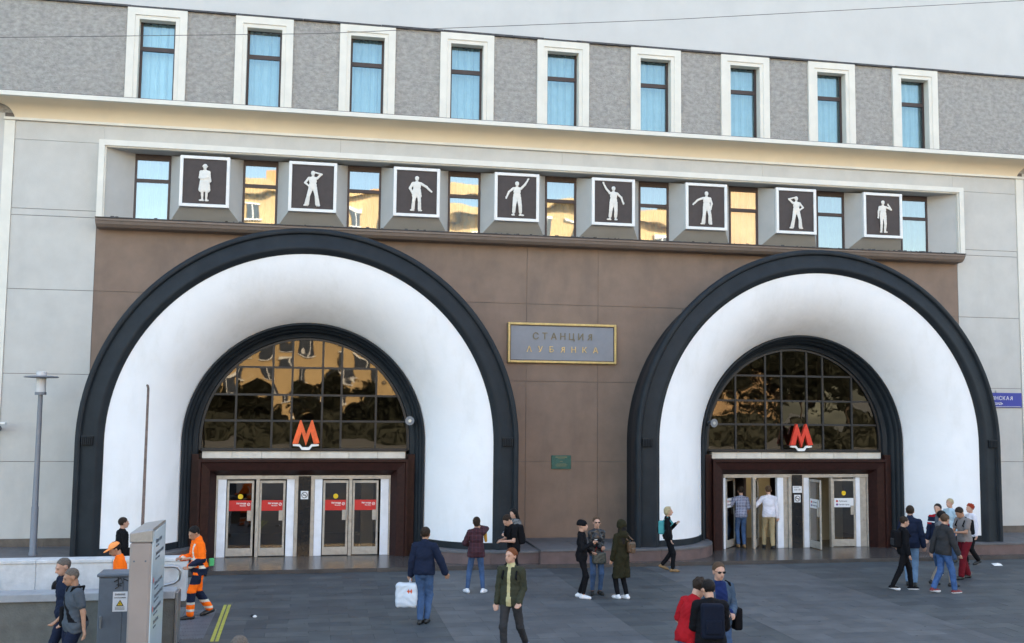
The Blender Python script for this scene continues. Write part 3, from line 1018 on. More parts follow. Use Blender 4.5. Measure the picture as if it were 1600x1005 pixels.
# yellow guide lines and tactile paving in front of the stairs
YEL = mat("road_paint_yellow", (.42, .40, .06), .6, .2, 8, dirt=(.12, .12, .1), dirt_amt=.7, dirt_scale=9)
for k, dx in enumerate((0, .085)):
    o = MB().slab([(-1.66 + dx, 19.1), (-1.60 + dx, 19.1), (-1.64 + dx, 22.5), (-1.70 + dx, 22.5)], .001, .005).build('painted_line', YEL, pav)
tac = MB()
TACM = mat("tactile_tile_grey", (.12, .125, .14), .6, .15, 4)
for i in range(3):
    for j in range(9):
        tac = MB()
        x0 = -2.40 + i * .2; y0 = 19.35 + j * .3
        tac.box(x0 + .002, x0 + .198, y0 + .002, y0 + .298, -.0, .004)
        for k in range(4): tac.box(x0 + .015 + k * .048, x0 + .04 + k * .048, y0 + .01, y0 + .29, .004, .010)
        tac.build('tactile_tile', TACM, pav)

# ================================================================ UNDERPASS STAIRS AND ITS WALLS
st = empty('underpass_stairs', (-2.4, 21, 0))
st['kind'] = 'structure'
STP = mat("stair_grey_granite", (.15, .15, .15), .7, .15, 5)
for i in range(16):
    MB().box(-2.42 - .33 * (i + 1), -2.42 - .33 * i - .002, 19.3, 22.72, -.155 * (i + 1) - .15, -.155 * i - .05).build('stair_step', STP, st)
MB().box(-14, -7.7, 19.3, 22.72, -2.7, -2.55).build('landing', STP, st)
w = empty('far_parapet_wall', (-5, 22.9, 0), 'white marble parapet wall with a flat coping on the far side of the underpass stairs', 'wall')
MB().box(-14, -2.50, 22.76, 23.08, -2.7, .06).build('footing', DADO, w)
x = -2.50
while x > -14:
    L_ = 1.48
    x0 = x - L_
    MB().box(x0 + .003, x - .003, 22.74, 23.1, .06, .885).build('facing_slab', PARA, w, bevel=.004)
    MB().box(x0 + .003, x - .003, 22.71, 23.13, .885, .955).build('coping_stone', PARA, w, bevel=.008)
    x = x0
w = empty('near_parapet_wall', (-5, 19.0, 0), 'low rough grey granite wall with pale coping on the near side of the stairs', 'wall')
x = -2.25
x0s = [-2.25, -4.0, -5.7, -7.4, -9.1, -10.8, -12.5]
for a, c in zip(x0s[1:], x0s[:-1]):
    MB().box(a + .003, c - .003, 18.92, 19.28, -2.7, .80).build('facing_slab', NEARW, w, bevel=.006)
    MB().box(a + .003, c - .003, 18.86, 19.31, .80, .93).build('coping_stone', mat('coping_grey_granite', (.30, .31, .33), .6, .15, 4, .1, 40), w, bevel=.008)
MB().box(-2.245, -2.20, 18.88, 19.30, 0, .90).build('end_post', STEEL, w, bevel=.004)
h = empty('handrail', (-2.7, 22.6, .6), 'polished steel handrail loop end on the white parapet wall', 'handrail')
MB().tube([(-4.6, 22.60, -.55), (-3.6, 22.60, -.06), (-2.95, 22.60, .27 + .14), (-2.72, 22.60, .46), (-2.63, 22.60, .53), (-2.62, 22.60, .62), (-2.60, 22.60, .70), (-2.66, 22.60, .78), (-2.74, 22.60, .80), (-3.05, 22.60, .80)], .034, 10).build('rail', STEEL, h, smooth=True)
for x, z in ((-2.9, .80), (-3.3, .12)):
    MB().tube([(x, 22.60, z), (x, 22.74, z - .03)], .014, 8).build('rail_bracket', STEEL, h)

# ================================================================ STREET FURNITURE
e = empty('street_lamp', (-6.62, 27.3, .43), 'tall grey street lamp with a flat disc over a clear glass cylinder', 'street lamp')
lx, ly = -6.64, 27.3
MB().lathe([(.10, .43), (.10, .50), (.085, .52), (.085, 1.6), (.072, 1.63), (.055, 4.30), (.055, 4.36)], (lx, ly), 16).build('pole', LAMPM, e, smooth=True)
MB().lathe([(.135, 4.36), (.135, 4.43), (.02, 4.45)], (lx, ly), 18).build('collar', LAMPM, e, smooth=True)
gm = mat("lamp_clear_cylinder", (.55, .55, .57), .25, .05, 3)
MB().lathe([(.118, 4.43), (.118, 4.78)], (lx, ly), 18).build('lamp_glass', gm, e, smooth=True)
MB().lathe([(.05, 4.45), (.05, 4.75)], (lx, ly), 10).build('bulb', WHITEP, e, smooth=True)
MB().lathe([(.12, 4.775), (.38, 4.785), (.41, 4.80), (.38, 4.825), (.14, 4.84)], (lx, ly), 28).build('lamp_shade', LAMPM, e, smooth=True)
MB().lathe([(.125, 4.84), (.125, 4.93), (.11, 4.94)], (lx, ly), 18).build('cap', gm, e, smooth=True)

o = MB().tube([(-3.51, 23.35, 0), (-3.505, 23.35, 1.5), (-3.50, 23.35, 4.3), (-3.50, 23.35, 4.50), (-3.515, 23.35, 4.56), (-3.54, 23.35, 4.565)], .028, 10, radii=[.036, .034, .026, .026, .026, .024]).build('metal_rod', RUST, smooth=True)
tag(o, 'thin rusty upright rod in front of the left arch, hooked at the tip', 'rod')

# information totem, its broad glass face running away from us
tx0, tx1, ty0, ty1, tz = -2.57, -2.25, 16.0, 17.35, 2.30
TOT = mat("totem_beige_panel", (.29, .245, .225), .45, .07, 1.5, dirt=(.26, .22, .2), dirt_amt=.4, dirt_scale=2)
TOTG = mat("totem_pale_blue_glass", (.48, .56, .61), .12, .07, 1.5)
e = empty('information_totem', (-2.43, 16.9, 0), 'tall grey and beige information totem with a pale blue glass side', 'information sign')
MB().box(tx0, tx1 - .012, ty0, ty1, .08, 2.13).build('body', TOT, e, bevel=.03)
MB().box(tx0 - .05, tx1 + .05, ty0 - .05, ty1 + .05, 0, .08).build('base_plate', STEEL, e, bevel=.01)
tp = MB()
v = [(tx0 - .005, ty0 - .01, 2.13), (tx1, ty0 - .01, 2.13), (tx1, ty0 - .01, 2.32), (tx0 - .005, ty0 - .01, 2.27)]
v2 = [(a, ty1 + .01, c) for a, b_, c in v]
tp.add(v + v2, [(0, 1, 2, 3), (7, 6, 5, 4), (3, 2, 6, 7), (0, 3, 7, 4), (1, 5, 6, 2), (0, 4, 5, 1)])
tp.build('steel_cap', STEEL, e, bevel=.012)
MB().box(tx1 - .010, tx1 + .006, ty0 + .03, ty1 - .03, .35, 2.28).build('glass_face', TOTG, e)
for yy in (ty0 + .1,):
    for xx in (tx0 + .07, tx1 - .09):
        MB().tube([(xx, ty0 - .008, 1.86), (xx, ty0 + .01, 1.86)], .014, 8).build('screw', INKG, e)
tm = MB()
lines = ['Выход в город', 'Лубянская площадь', 'Никольская улица', 'Театральный проезд', 'Красная площадь', 'Китай-город']
for k, s in enumerate(lines):
    v, f = text_geo(s, .085, .002)
    z = 2.08 - k * .19 - (.25 if k > 1 else 0)
    tm.add([(tx1 + .008 + p[2], ty0 + .30 + p[0] * 1.0, z + p[1]) for p in v], f, 0)
    v, f = text_geo(s, .045, .002)
    tm.add([(tx1 + .008 + p[2], ty0 + .30 + p[0] * 1.0, z - .06 + p[1]) for p in v], f, 0)
for z in (1.55, 1.13):
    c = [(ty0 + .18 + .045 * math.cos(k * .524), z + .045 * math.sin(k * .524)) for k in range(12)]
    tm.add([(tx1 + .009, a, q) for a, q in c], [tuple(range(12))], 1)
tm.build('lettering', [INKG, STK_R], e)

CABM = mat("cabinet_grey_paint", (.115, .135, .165), .5, .15, 2, dirt=(.05, .055, .06), dirt_amt=.5, dirt_scale=3)
e = empty('electrical_cabinet', (-2.95, 18.3, 0), 'grey electrical cabinet with graffiti and a paper warning notice behind the totem', 'cabinet')
MB().box(-3.36, -2.60, 18.08, 18.52, 0, 1.32).build('body', CABM, e, bevel=.01)
MB().box(-3.39, -2.57, 18.04, 18.56, 1.32, 1.37).build('lid', CABM, e, bevel=.01)
MB().box(-3.33, -2.98, 18.06, 18.08, .06, 1.30).build('door', CABM, e, bevel=.004)
MB().box(-2.975, -2.63, 18.06, 18.08, .06, 1.30).build('door', CABM, e, bevel=.004)
MB().box(-3.32, -3.29, 18.03, 18.06, .50, .70).build('handle', STEEL, e, bevel=.005)
nt_ = MB().box(-3.13, -2.90, 18.050, 18.056, .76, 1.08, 0)
put_text(nt_, 'ВНИМАНИЕ', .045, -3.015, 18.048, 1.02, .002, 'c', 1, 0, .16)
put_text(nt_, 'высокое напряжение', .03, -3.015, 18.048, .975, .002, 'c', 1, 0, .18)
nt_.prism([(-3.075, .85), (-2.955, .85), (-3.015, .95)], 18.046, 18.05, 1)
nt_.prism([(-3.055, .862), (-2.975, .862), (-3.015, .93)], 18.044, 18.046, 2)
nt_.prism([(-3.02, .868), (-3.006, .885), (-3.016, .89), (-3.008, .912), (-3.026, .888), (-3.016, .884)], 18.042, 18.044, 1)
for z in (.83, .81, .79): nt_.box(-3.09, -2.94, 18.047, 18.05, z, z + .006, 1)
nt_.build('notice', [STK_W, INK, STK_Y], e)
gr = MB()
for pts in (((-3.12, 1.24), (-3.02, 1.30), (-2.98, 1.22), (-3.08, 1.19), (-3.0, 1.17)), ((-3.06, 1.31), (-3.05, 1.16), (-3.1, 1.13)), ((-2.98, 1.29), (-2.9, 1.25), (-2.84, 1.27), (-2.88, 1.22), (-2.80, 1.20))):
    gr.tube([(a, 18.052, c) for a, c in pts], .008, 5)
gr.build('graffiti', INK, e)

e = empty('security_camera', (-7.85, 28.8, 3.55), 'small white security camera on a wall bracket at the left edge', 'camera')
MB().box(-8.55, -7.75, 28.50, 28.62, 3.60, 3.66).build('housing', WHITEP, e, bevel=.01)
MB().tube([(-7.98, 28.56, 3.60), (-7.98, 28.62, 3.50), (-7.98, 28.94, 3.47)], .035, 8).build('bracket', WHITEP, e)
MB().lathe([(.06, 3.44), (.075, 3.50), (.05, 3.56)], (-7.92, 28.58), 12).build('lens', INKG, e, smooth=True)
for x, s, lab in ((2.70, 1, 'small grey horn loudspeaker on the right side of the left arch'), (11.38, -1, 'small grey horn loudspeaker on the left side of the right arch')):
    e = empty('horn_loudspeaker', (x, 28.4, 3.8), lab, 'loudspeaker', 'horn loudspeakers')
    pts = [(x, 28.46, 3.79), (x - s * .02, 28.36, 3.79), (x - s * .05, 28.25, 3.785), (x - s * .07, 28.16, 3.78)]
    MB().tube(pts, .05, 14, radii=[.04, .045, .07, .125]).build('horn', LAMPM, e, smooth=True)
    MB().tube([(x - s * .06, 28.20, 3.78), (x - s * .07, 28.145, 3.78)], .045, 10).build('driver', STEEL, e, smooth=True)
    MB().box(x - .015, x + .015, 28.4, 28.7, 3.70, 3.73).build('bracket', MULL, e)

WIRE = mat("wire_black_rubber", (.06, .06, .06), .7, 0)
P0 = [(-4.6, 14.0, 8.84), (-.03, 14.0, 9.27), (1.38, 14.0, 9.45), (5.07, 14.0, 9.90), (10.97, 14.0, 10.71), (16, 14, 11.5)]
P0 = [(-20, 14, 8.4)] + P0
tag(MB().tube(P0, .0042, 5).build('overhead_wire', WIRE), 'thin black overhead wire sloping across the upper windows', 'wire')
pp = MB()
pp.add([(18.32, 25.28, .012), (18.62, 25.33, .004), (18.68, 25.50, .03), (18.36, 25.46, .05), (18.5, 25.38, .07)], [(0, 1, 4), (1, 2, 4), (2, 3, 4), (3, 0, 4)])
tag(pp.build('paper_scrap', WHITEP), 'crumpled white paper scrap lying on the dark paving at the right', 'litter')
for i, (x, y) in enumerate(((-1.05, 21.2), (-1.0, 21.12))):
    q = MB().lathe([(.03, .0), (.045, .02), (.02, .045)], (x, y), 6)
    tag(q.build('cigarette_end' if i else 'litter_scrap', [INK, WHITEP][i]), ['dark litter scrap on the paving beside the yellow lines', 'tiny white litter piece on the paving beside the yellow lines'][i], 'litter')

# ================================================================ WHAT STANDS ACROSS THE SQUARE (seen in the window glass; some foliage is added to darken it)
OCH = mat("opposite_ochre_wall", (.52, .37, .19), .85, .15, .15, dirt=(.42, .27, .12), dirt_amt=.5, dirt_scale=.1)
OCW = mat("opposite_window_dark", (.05, .06, .08), .2, .1, 1)
OCR = mat("opposite_roof_terracotta", (.50, .26, .11), .8, .1, 1)
e = empty('opposite_building', (20, -55, 0), 'ochre building across the square, mirrored in the station windows', 'building')
MB().box(-12, 30, -70, -52, 0, 26).build('wall', OCH, e)
MB().box(30.02, 44, -70, -53, 0, 26).build('wall', OCH, e)
MB().box(44.02, 52, -70, -52.5, 0, 31).build('wall', mat('opposite_orange_brick', (.50, .33, .18), .85, .2, .3), e)
MB().box(30.02, 43.98, -70, -52.0, 26.02, 27.4).build('cornice', OCH, e)
MB().box(-12.6, 30, -70, -51.2, 26.02, 27.2).build('cornice', OCH, e)
MB().box(44.02, 52.3, -70, -52.0, 31.02, 31.6).build('cornice', OCH, e)
MB().box(-6, 6, -68, -56, 27.22, 29.4).build('roof', OCR, e)
wm = MB().box(-.7, .7, -.12, .1, 0, 2.2, 0)
wm.box(-.95, .95, -.05, .18, 2.22, 2.5, 1); wm.box(-.06, .06, -.15, .13, 0, 2.2, 1); wm.box(-.95, .95, -.05, .2, -.2, -.02, 1)
first = None
for i in range(12):
    for j in range(6):
        x = -9.5 + i * 3.4; z = 2 + j * 4.1
        if first is None:
            first = wm.build('window', [OCW, WHITEP], e, world=False); ob = first
        else:
            ob = first.copy(); COL.objects.link(ob); ob.parent = e
        ob.location = (x - 20, -52 + 55 + .1, z)
for i in range(6):
    for j in range(8 if i in (4, 5) else 6):
        ob = first.copy(); COL.objects.link(ob); ob.parent = e
        ob.location = (32 + i * 3.4 - 20, -53 + 55 + .1, 2 + j * 4.1)


def leaf_tree(x, y, h, r, label, n=2800):
    e = empty('city_tree', (x, y, 0), label, 'tree', 'trees across the square')
    m = MB().tube([(x, y, 0), (x + .1, y, h * .35), (x - .1, y + .1, h * .7)], .2, 8, radii=[.28, .2, .08])
    for k in range(5):
        a = k * 1.26
        m.tube([(x, y, h * .35 + k * .2), (x + math.cos(a) * r * .6, y + math.sin(a) * r * .6, h * .62)], .08, 5, radii=[.09, .03])
    m.build('trunk', mat("tree_bark", (.08, .06, .045), .9, .2, 4), e)
    c = MB()
    cl = [(x + random.gauss(0, r * .45), y + random.gauss(0, r * .45), h * .66 + random.gauss(0, h * .15), random.uniform(.25, .5) * r) for _ in range(16)]
    for k in range(n):
        q = random.choice(cl)
        d = Vector((random.gauss(0, 1), random.gauss(0, 1), random.gauss(0, 1))).normalized() * q[3] * random.uniform(.6, 1.05)
        p = Vector(q[:3]) + d
        u = Vector((random.gauss(0, 1), random.gauss(0, 1), random.gauss(0, 1))).normalized() * .28
        w = u.orthogonal().normalized() * .2
        c.add([p - u, p + w, p + u, p - w], [(0, 1, 2, 3)])
    c.build('crown', mat("leaf_dark_green", (.024, .026, .014), .7, .3, 1), e, fix=False)


for k, (x, y, h, r) in enumerate([(-26, -36, 6.5, 3.2), (-20, -37, 6.2, 3), (-14, -36, 5.8, 3), (-9, -37, 5.4, 2.8), (-4, -36, 5.2, 2.8), (1, -36, 5.3, 2.8), (6, -37, 5.2, 2.8), (11, -36, 5.6, 3), (17, -36, 6.5, 3.2), (35, -36, 9, 3.5), (31, -37, 11, 4), (35.5, -36, 13, 4.5), (39.5, -37, 14, 4.5), (44, -36, 14, 4.5), (49, -37, 13, 4.5), (54, -36, 14, 4.5), (59, -37, 13, 4.5), (64, -36, 13, 4.5)]):  # right-hand trees added and raised to darken the right arch reflection
    leaf_tree(x, y, h, r, 'dark leafy tree across the square, mirrored in the arch windows')

hm = MB()  # unseen leafy row, added to darken the low reflections in the arch glass
for k in range(9000):
    p = Vector((random.uniform(-34, 74), random.uniform(-33.2, -32.0), random.uniform(.1, 2.9)))
    u = Vector((random.gauss(0, 1), random.gauss(0, 1), random.gauss(0, 1))).normalized() * .30
    w = u.orthogonal().normalized() * .22
    hm.add([p - u, p + w, p + u, p - w], [(0, 1, 2, 3)])
hm.box(-34, 74, -33.3, -32.3, 0, 2.7)
tag(hm.build('added_hedge', mat("leaf_dark_green", (.024, .026, .014), .7, .3, 1), fix=False), 'long dark leafy row added across the square to darken the low reflections in the arch windows', 'added_hedge')
gs = MB()
for k in range(420):
    yy = random.uniform(10, 26.3); xx = random.uniform(-1.2, .85 * yy); r = random.uniform(.008, .03)
    pts = [(xx + r * random.uniform(.7, 1.2) * math.cos(a * 1.047), yy + r * random.uniform(.7, 1.2) * math.sin(a * 1.047), .0022) for a in range(6)]
    gs.add(pts, [tuple(range(6))], k % 3 == 0)
o = gs.build('gum_stain', [mat("gum_dark", (.03, .03, .032), .8, 0), mat("gum_pale", (.14, .14, .14), .8, 0)], pav, fix=False)
o['kind'] = 'stuff'

# ================================================================ PEOPLE
def nets(D, h, lo):
    nx, ny, nz = D.shape
    S = D < 0
    C = (nx - 1, ny - 1, nz - 1)
    ncell = C[0] * C[1] * C[2]
    acc = np.zeros((ncell, 3)); cnt = np.zeros(ncell)
    quads = []
    for ax in range(3):
        sl0 = [slice(None)] * 3; sl1 = [slice(None)] * 3
        sl0[ax] = slice(0, -1); sl1[ax] = slice(1, None)
        a = D[tuple(sl0)]; b = D[tuple(sl1)]; sa = S[tuple(sl0)]; sb = S[tuple(sl1)]
        idx = np.argwhere(sa != sb)
        o1, o2 = (ax + 1) % 3, (ax + 2) % 3
        ok = (idx[:, o1] > 0) & (idx[:, o2] > 0) & (idx[:, o1] < D.shape[o1] - 1) & (idx[:, o2] < D.shape[o2] - 1)
        idx = idx[ok]
        if len(idx) == 0: continue
        va = a[tuple(idx.T)]; vb = b[tuple(idx.T)]
        pos = idx.astype(float); pos[:, ax] += va / (va - vb)
        cells = []
        for d1, d2 in ((0, 0), (-1, 0), (-1, -1), (0, -1)):
            c = idx.copy(); c[:, o1] += d1; c[:, o2] += d2
            fl = (c[:, 0] * C[1] + c[:, 1]) * C[2] + c[:, 2]
            cells.append(fl)
            for k in range(3): acc[:, k] += np.bincount(fl, pos[:, k], ncell)
            cnt += np.bincount(fl, minlength=ncell)
        q = np.stack(cells, 1)
        flip = va > 0
        q[flip] = q[flip][:, ::-1]
        quads.append(q)
    used = cnt > 0
    ids = np.full(ncell, -1); ids[used] = np.arange(used.sum())
    V = acc[used] / cnt[used][:, None] * h + lo
    Q = ids[np.concatenate(quads)]
    return V, Q


def sdf_mesh(prims, h=.014, k=.03, clips=(), noise=None, groups=False):
    los, his = [], []
    for p in prims:
        if p[0] == 'c':
            a, b = np.array(p[1]), np.array(p[2]); r = max(p[3], p[4])
            los.append(np.minimum(a, b) - r); his.append(np.maximum(a, b) + r)
        elif p[0] == 'e':
            r = max(p[2]); los.append(np.array(p[1]) - r); his.append(np.array(p[1]) + r)
        elif p[0] == 'b':
            r = float(np.linalg.norm(p[2])) + p[4]; los.append(np.array(p[1]) - r); his.append(np.array(p[1]) + r)
    lo = np.min(los, 0) - 3 * h - .03; hi = np.max(his, 0) + 3 * h + .03
    n = np.ceil((hi - lo) / h).astype(int) + 1
    ax = [lo[i] + h * np.arange(n[i]) for i in range(3)]
    D = np.full(tuple(n), .25)
    for p, pl, ph in zip(prims, los, his):
        m = k + 2 * h + .02
        i0 = np.maximum(np.floor((pl - m - lo) / h).astype(int), 0); i1 = np.minimum(np.ceil((ph + m - lo) / h).astype(int) + 1, n)
        X = ax[0][i0[0]:i1[0]][:, None, None]; Y = ax[1][i0[1]:i1[1]][None, :, None]; Z = ax[2][i0[2]:i1[2]][None, None, :]
        if p[0] == 'c':
            a = np.array(p[1], float); b = np.array(p[2], float); ba = b - a; L = ba @ ba + 1e-9
            t = np.clip(((X - a[0]) * ba[0] + (Y - a[1]) * ba[1] + (Z - a[2]) * ba[2]) / L, 0, 1)
            d = np.sqrt((X - a[0] - t * ba[0]) ** 2 + (Y - a[1] - t * ba[1]) ** 2 + (Z - a[2] - t * ba[2]) ** 2) - (p[3] + (p[4] - p[3]) * t)
        else:
            c = np.array(p[1]); Rm = np.array(p[3]) if p[3] is not None else np.eye(3)
            x, y, z = X - c[0], Y - c[1], Z - c[2]
            u = Rm[0, 0] * x + Rm[1, 0] * y + Rm[2, 0] * z
            v = Rm[0, 1] * x + Rm[1, 1] * y + Rm[2, 1] * z
            w = Rm[0, 2] * x + Rm[1, 2] * y + Rm[2, 2] * z
            if p[0] == 'e':
                r = p[2]
                k0 = np.sqrt((u / r[0]) ** 2 + (v / r[1]) ** 2 + (w / r[2]) ** 2)
                k1 = np.sqrt((u / r[0] ** 2) ** 2 + (v / r[1] ** 2) ** 2 + (w / r[2] ** 2) ** 2) + 1e-9
                d = k0 * (k0 - 1) / k1
            else:
                r = p[2]
                qx, qy, qz = np.abs(u) - r[0], np.abs(v) - r[1], np.abs(w) - r[2]
                d = np.sqrt(np.maximum(qx, 0) ** 2 + np.maximum(qy, 0) ** 2 + np.maximum(qz, 0) ** 2) + np.minimum(np.maximum(qx, np.maximum(qy, qz)), 0) - p[4]
        sl = tuple(slice(i0[i], i1[i]) for i in range(3))
        cur = D[sl]
        hh = np.clip(.5 + .5 * (cur - d) / k, 0, 1)
        D[sl] = cur * (1 - hh) + d * hh - k * hh * (1 - hh)
    X = ax[0][:, None, None]; Y = ax[1][None, :, None]; Z = ax[2][None, None, :]
    for c in clips: D = np.maximum(D, c(X, Y, Z))
    if noise:
        a, f = noise
        D = D + a * (np.sin(X * f + 3 * np.sin(Z * f * .35)) * np.sin(Z * f * 1.3 + 2 * np.sin(X * 13 + Y * 9)) + .6 * np.sin(Y * f * .9 + Z * f * .7 + 1.3))
    return nets(D, h, lo)


def mesh_obj(name, V, Q, mats, parent=None, mfun=None, scale=1.0):
    me = bpy.data.meshes.new(name)
    V = V * scale
    me.vertices.add(len(V)); me.vertices.foreach_set('co', V.astype(np.float32).ravel())
    me.loops.add(len(Q) * 4); me.loops.foreach_set('vertex_index', Q.astype(np.int32).ravel())
    me.polygons.add(len(Q))
    me.polygons.foreach_set('loop_start', np.arange(0, len(Q) * 4, 4, dtype=np.int32))
    me.polygons.foreach_set('loop_total', np.full(len(Q), 4, dtype=np.int32))
    if not isinstance(mats, (list, tuple)): mats = [mats]
    for m in mats: me.materials.append(m)
    if mfun is not None and len(mats) > 1:
        c = V[Q].mean(1) / scale
        me.polygons.foreach_set('material_index', mfun(c).astype(np.int32))
    me.polygons.foreach_set('use_smooth', np.ones(len(Q), bool))
    me.update(calc_edges=True)
    o = bpy.data.objects.new(name, me)
    COL.objects.link(o)
    o.parent = parent
    return o


def rotx(a): c, s = math.cos(a), math.sin(a); return np.array([[1, 0, 0], [0, c, -s], [0, s, c]])
def roty(a): c, s = math.cos(a), math.sin(a); return np.array([[c, 0, s], [0, 1, 0], [-s, 0, c]])
def rotz(a): c, s = math.cos(a), math.sin(a); return np.array([[c, -s, 0], [s, c, 0], [0, 0, 1]])


def ik(a, b, l1, l2, hint):
    a = np.array(a, float); b = np.array(b, float); d = b - a; L = np.linalg.norm(d)
    if L > (l1 + l2) * .995:
        b = a + d / L * (l1 + l2) * .995; d = b - a; L = np.linalg.norm(d)
    u = d / L
    x = (L * L + l1 * l1 - l2 * l2) / (2 * L)
    hgt = math.sqrt(max(l1 * l1 - x * x, 0))
    hv = np.array(hint, float); hv = hv - u * (hv @ u); hv = hv / (np.linalg.norm(hv) + 1e-9)
    return a + u * x + hv * hgt, b


def skeleton(P):
    lean = R_(P.get('lean', 0)); side = R_(P.get('side', 0))
    Rl = roty(side) @ rotx(lean)
    pel = np.array([0, P.get('pely', 0), .94 - P.get('drop', 0)])
    up = lambda p: pel + Rl @ (np.array(p) - np.array([0, 0, .94]))
    tw = rotz(R_(P.get('twist', 0)))
    J = {'pel': pel, 'Rl': Rl}
    J['chest'] = up((0, 0, 1.27)); J['neck'] = up((0, .012, 1.47)); J['waist'] = up((0, 0, 1.08))
    sw = P.get('sw', .170)
    J['shR'] = up(tw @ np.array((-sw, .005, 1.412))); J['shL'] = up(tw @ np.array((sw, .005, 1.412)))
    hd = P.get('head', (0, 0))
    J['Rh'] = Rl @ rotz(R_(hd[1])) @ rotx(R_(hd[0])) if not P.get('headfree') else rotz(R_(hd[1])) @ rotx(R_(hd[0]))
    J['headb'] = up((0, .005, 1.54)) + np.array([0, -.0, 0])
    J['head'] = J['headb'] + J['Rh'] @ np.array([0, -.022, .105])
    fs = P.get('feet', ((-.10, 0, 0), (.10, 0, 0)))
    for n, sx, ft in (('R', -1, fs[0]), ('L', 1, fs[1])):
        hip = pel + np.array([sx * .085, 0, -.02])
        ank = np.array([ft[0], ft[1] + .03, .085 + ft[2]])
        kn, ank = ik(hip, ank, .435, .43, (sx * .08 + (ft[0] - sx * .1) * .3, -1, 0))
        J['hip' + n], J['kn' + n], J['an' + n] = hip, kn, ank
        J['toe' + n] = R_(ft[3]) if len(ft) > 3 else 0
        J['lift' + n] = ft[4] if len(ft) > 4 else 0
    hs = P.get('hands', ((-.26, -.05, .80), (.26, -.05, .80)))
    hints = P.get('elbows', ((-.5, 1, -.2), (.5, 1, -.2)))
    for n, hp, hi in (('R', hs[0], hints[0]), ('L', hs[1], hints[1])):
        el, wr = ik(J['sh' + n], hp, .285, .25, hi)
        J['el' + n], J['wr' + n] = el, wr
    return J


def hand_prims(J, n, curl=.5):
    w = J['wr' + n]; d = w - J['el' + n]; d = d / np.linalg.norm(d)
    s = np.cross(d, [0, 1, 0] if abs(d[1]) < .85 else [0, 0, 1]); s = s / np.linalg.norm(s)
    if n == 'L': s = -s
    nn = np.cross(d, s) * (1 if n == 'R' else -1)
    R = np.stack([s, nn, d], 1)
    pr = [('e', w + d * .045, (.036, .017, .05), R)]
    for i, (o, L) in enumerate(((-.028, .055), (-.009, .067), (.010, .064), (.027, .05))):
        a = w + d * .075 + s * o
        b = a + d * L * .5 + nn * L * .15 * curl * 2
        c = b + d * L * .4 + nn * L * .45 * curl * 2
        pr += [('c', a, b, .0095, .009), ('c', b, c, .009, .0075)]
    a = w + d * .02 - s * .028
    pr += [('c', a, a + d * .035 - s * .022, .012, .010), ('c', a + d * .035 - s * .022, a + d * .065 - s * .022 + nn * .015, .010, .008)]
    return pr


def body_prims(J, P):
    f = P.get('fat', 1.0)
    Rl, Rh = J['Rl'], J['Rh']; h = J['head']
    pr = [('e', J['chest'], (.155 * f, .10 * f, .19), Rl), ('e', J['waist'], (.125 * f, .09 * f, .14), Rl), ('e', J['pel'] + np.array([0, 0, .01]), (.15 * f, .105 * f, .13), Rl),
          ('c', J['shR'], J['shL'], .05, .05), ('c', J['neck'] - Rl @ np.array([0, 0, .03]), J['headb'] + Rh @ np.array([0, .0, .03]), .057, .054)]
    H = lambda x, y, z: h + Rh @ np.array([x, y, z])
    hp_ = [('e', H(0, .012, .025), (.073, .092, .085), Rh), ('e', H(0, -.028, -.035), (.054, .062, .068), Rh), ('e', H(0, -.062, -.082), (.026, .022, .020), Rh),
           ('c', H(0, -.088, .012), H(0, -.108, -.028), .009, .014), ('c', H(-.03, -.078, .022), H(.03, -.078, .022), .012, .012),
           ('e', H(-.074, .012, -.01), (.009, .018, .030), Rh), ('e', H(.074, .012, -.01), (.009, .018, .030), Rh), ('e', H(0, -.086, -.056), (.022, .010, .010), Rh)]
    pr += scaled(hp_, h)
    for n in 'RL':
        pr += [('c', J['sh' + n], J['el' + n], .047 * f, .036), ('c', J['el' + n], J['wr' + n], .038, .025)]
        pr += hand_prims(J, n, P.get('curl', .5))
        pr += [('c', J['hip' + n], J['kn' + n], .078 * f, .052), ('c', J['kn' + n], J['an' + n], .054, .036)]
        ft = J['an' + n]; t = J['toe' + n]; l = J['lift' + n]
        pr += [('c', ft + np.array([0, .03, -.04]), ft + np.array([math.sin(t) * .13, -.13 * math.cos(t), -.05 - l]), .030, .028)]
    return pr


def shoe_prims(J, n, big=1.0):
    ft = J['an' + n]; t = J['toe' + n]; l = J['lift' + n]
    d = np.array([math.sin(t), -math.cos(t), 0])
    heel = ft - d * .055 + np.array([0, 0, -.045 + l * .3]); ball = ft + d * .10 + np.array([0, 0, -.05 - l * .6]); toe = ft + d * .165 + np.array([0, 0, -.055 - l])
    return [('c', heel, ball, .040 * big, .043 * big), ('c', ball, toe, .043 * big, .034 * big), ('c', ft + np.array([0, .005, -.0]), heel + d * .03, .042, .036)]


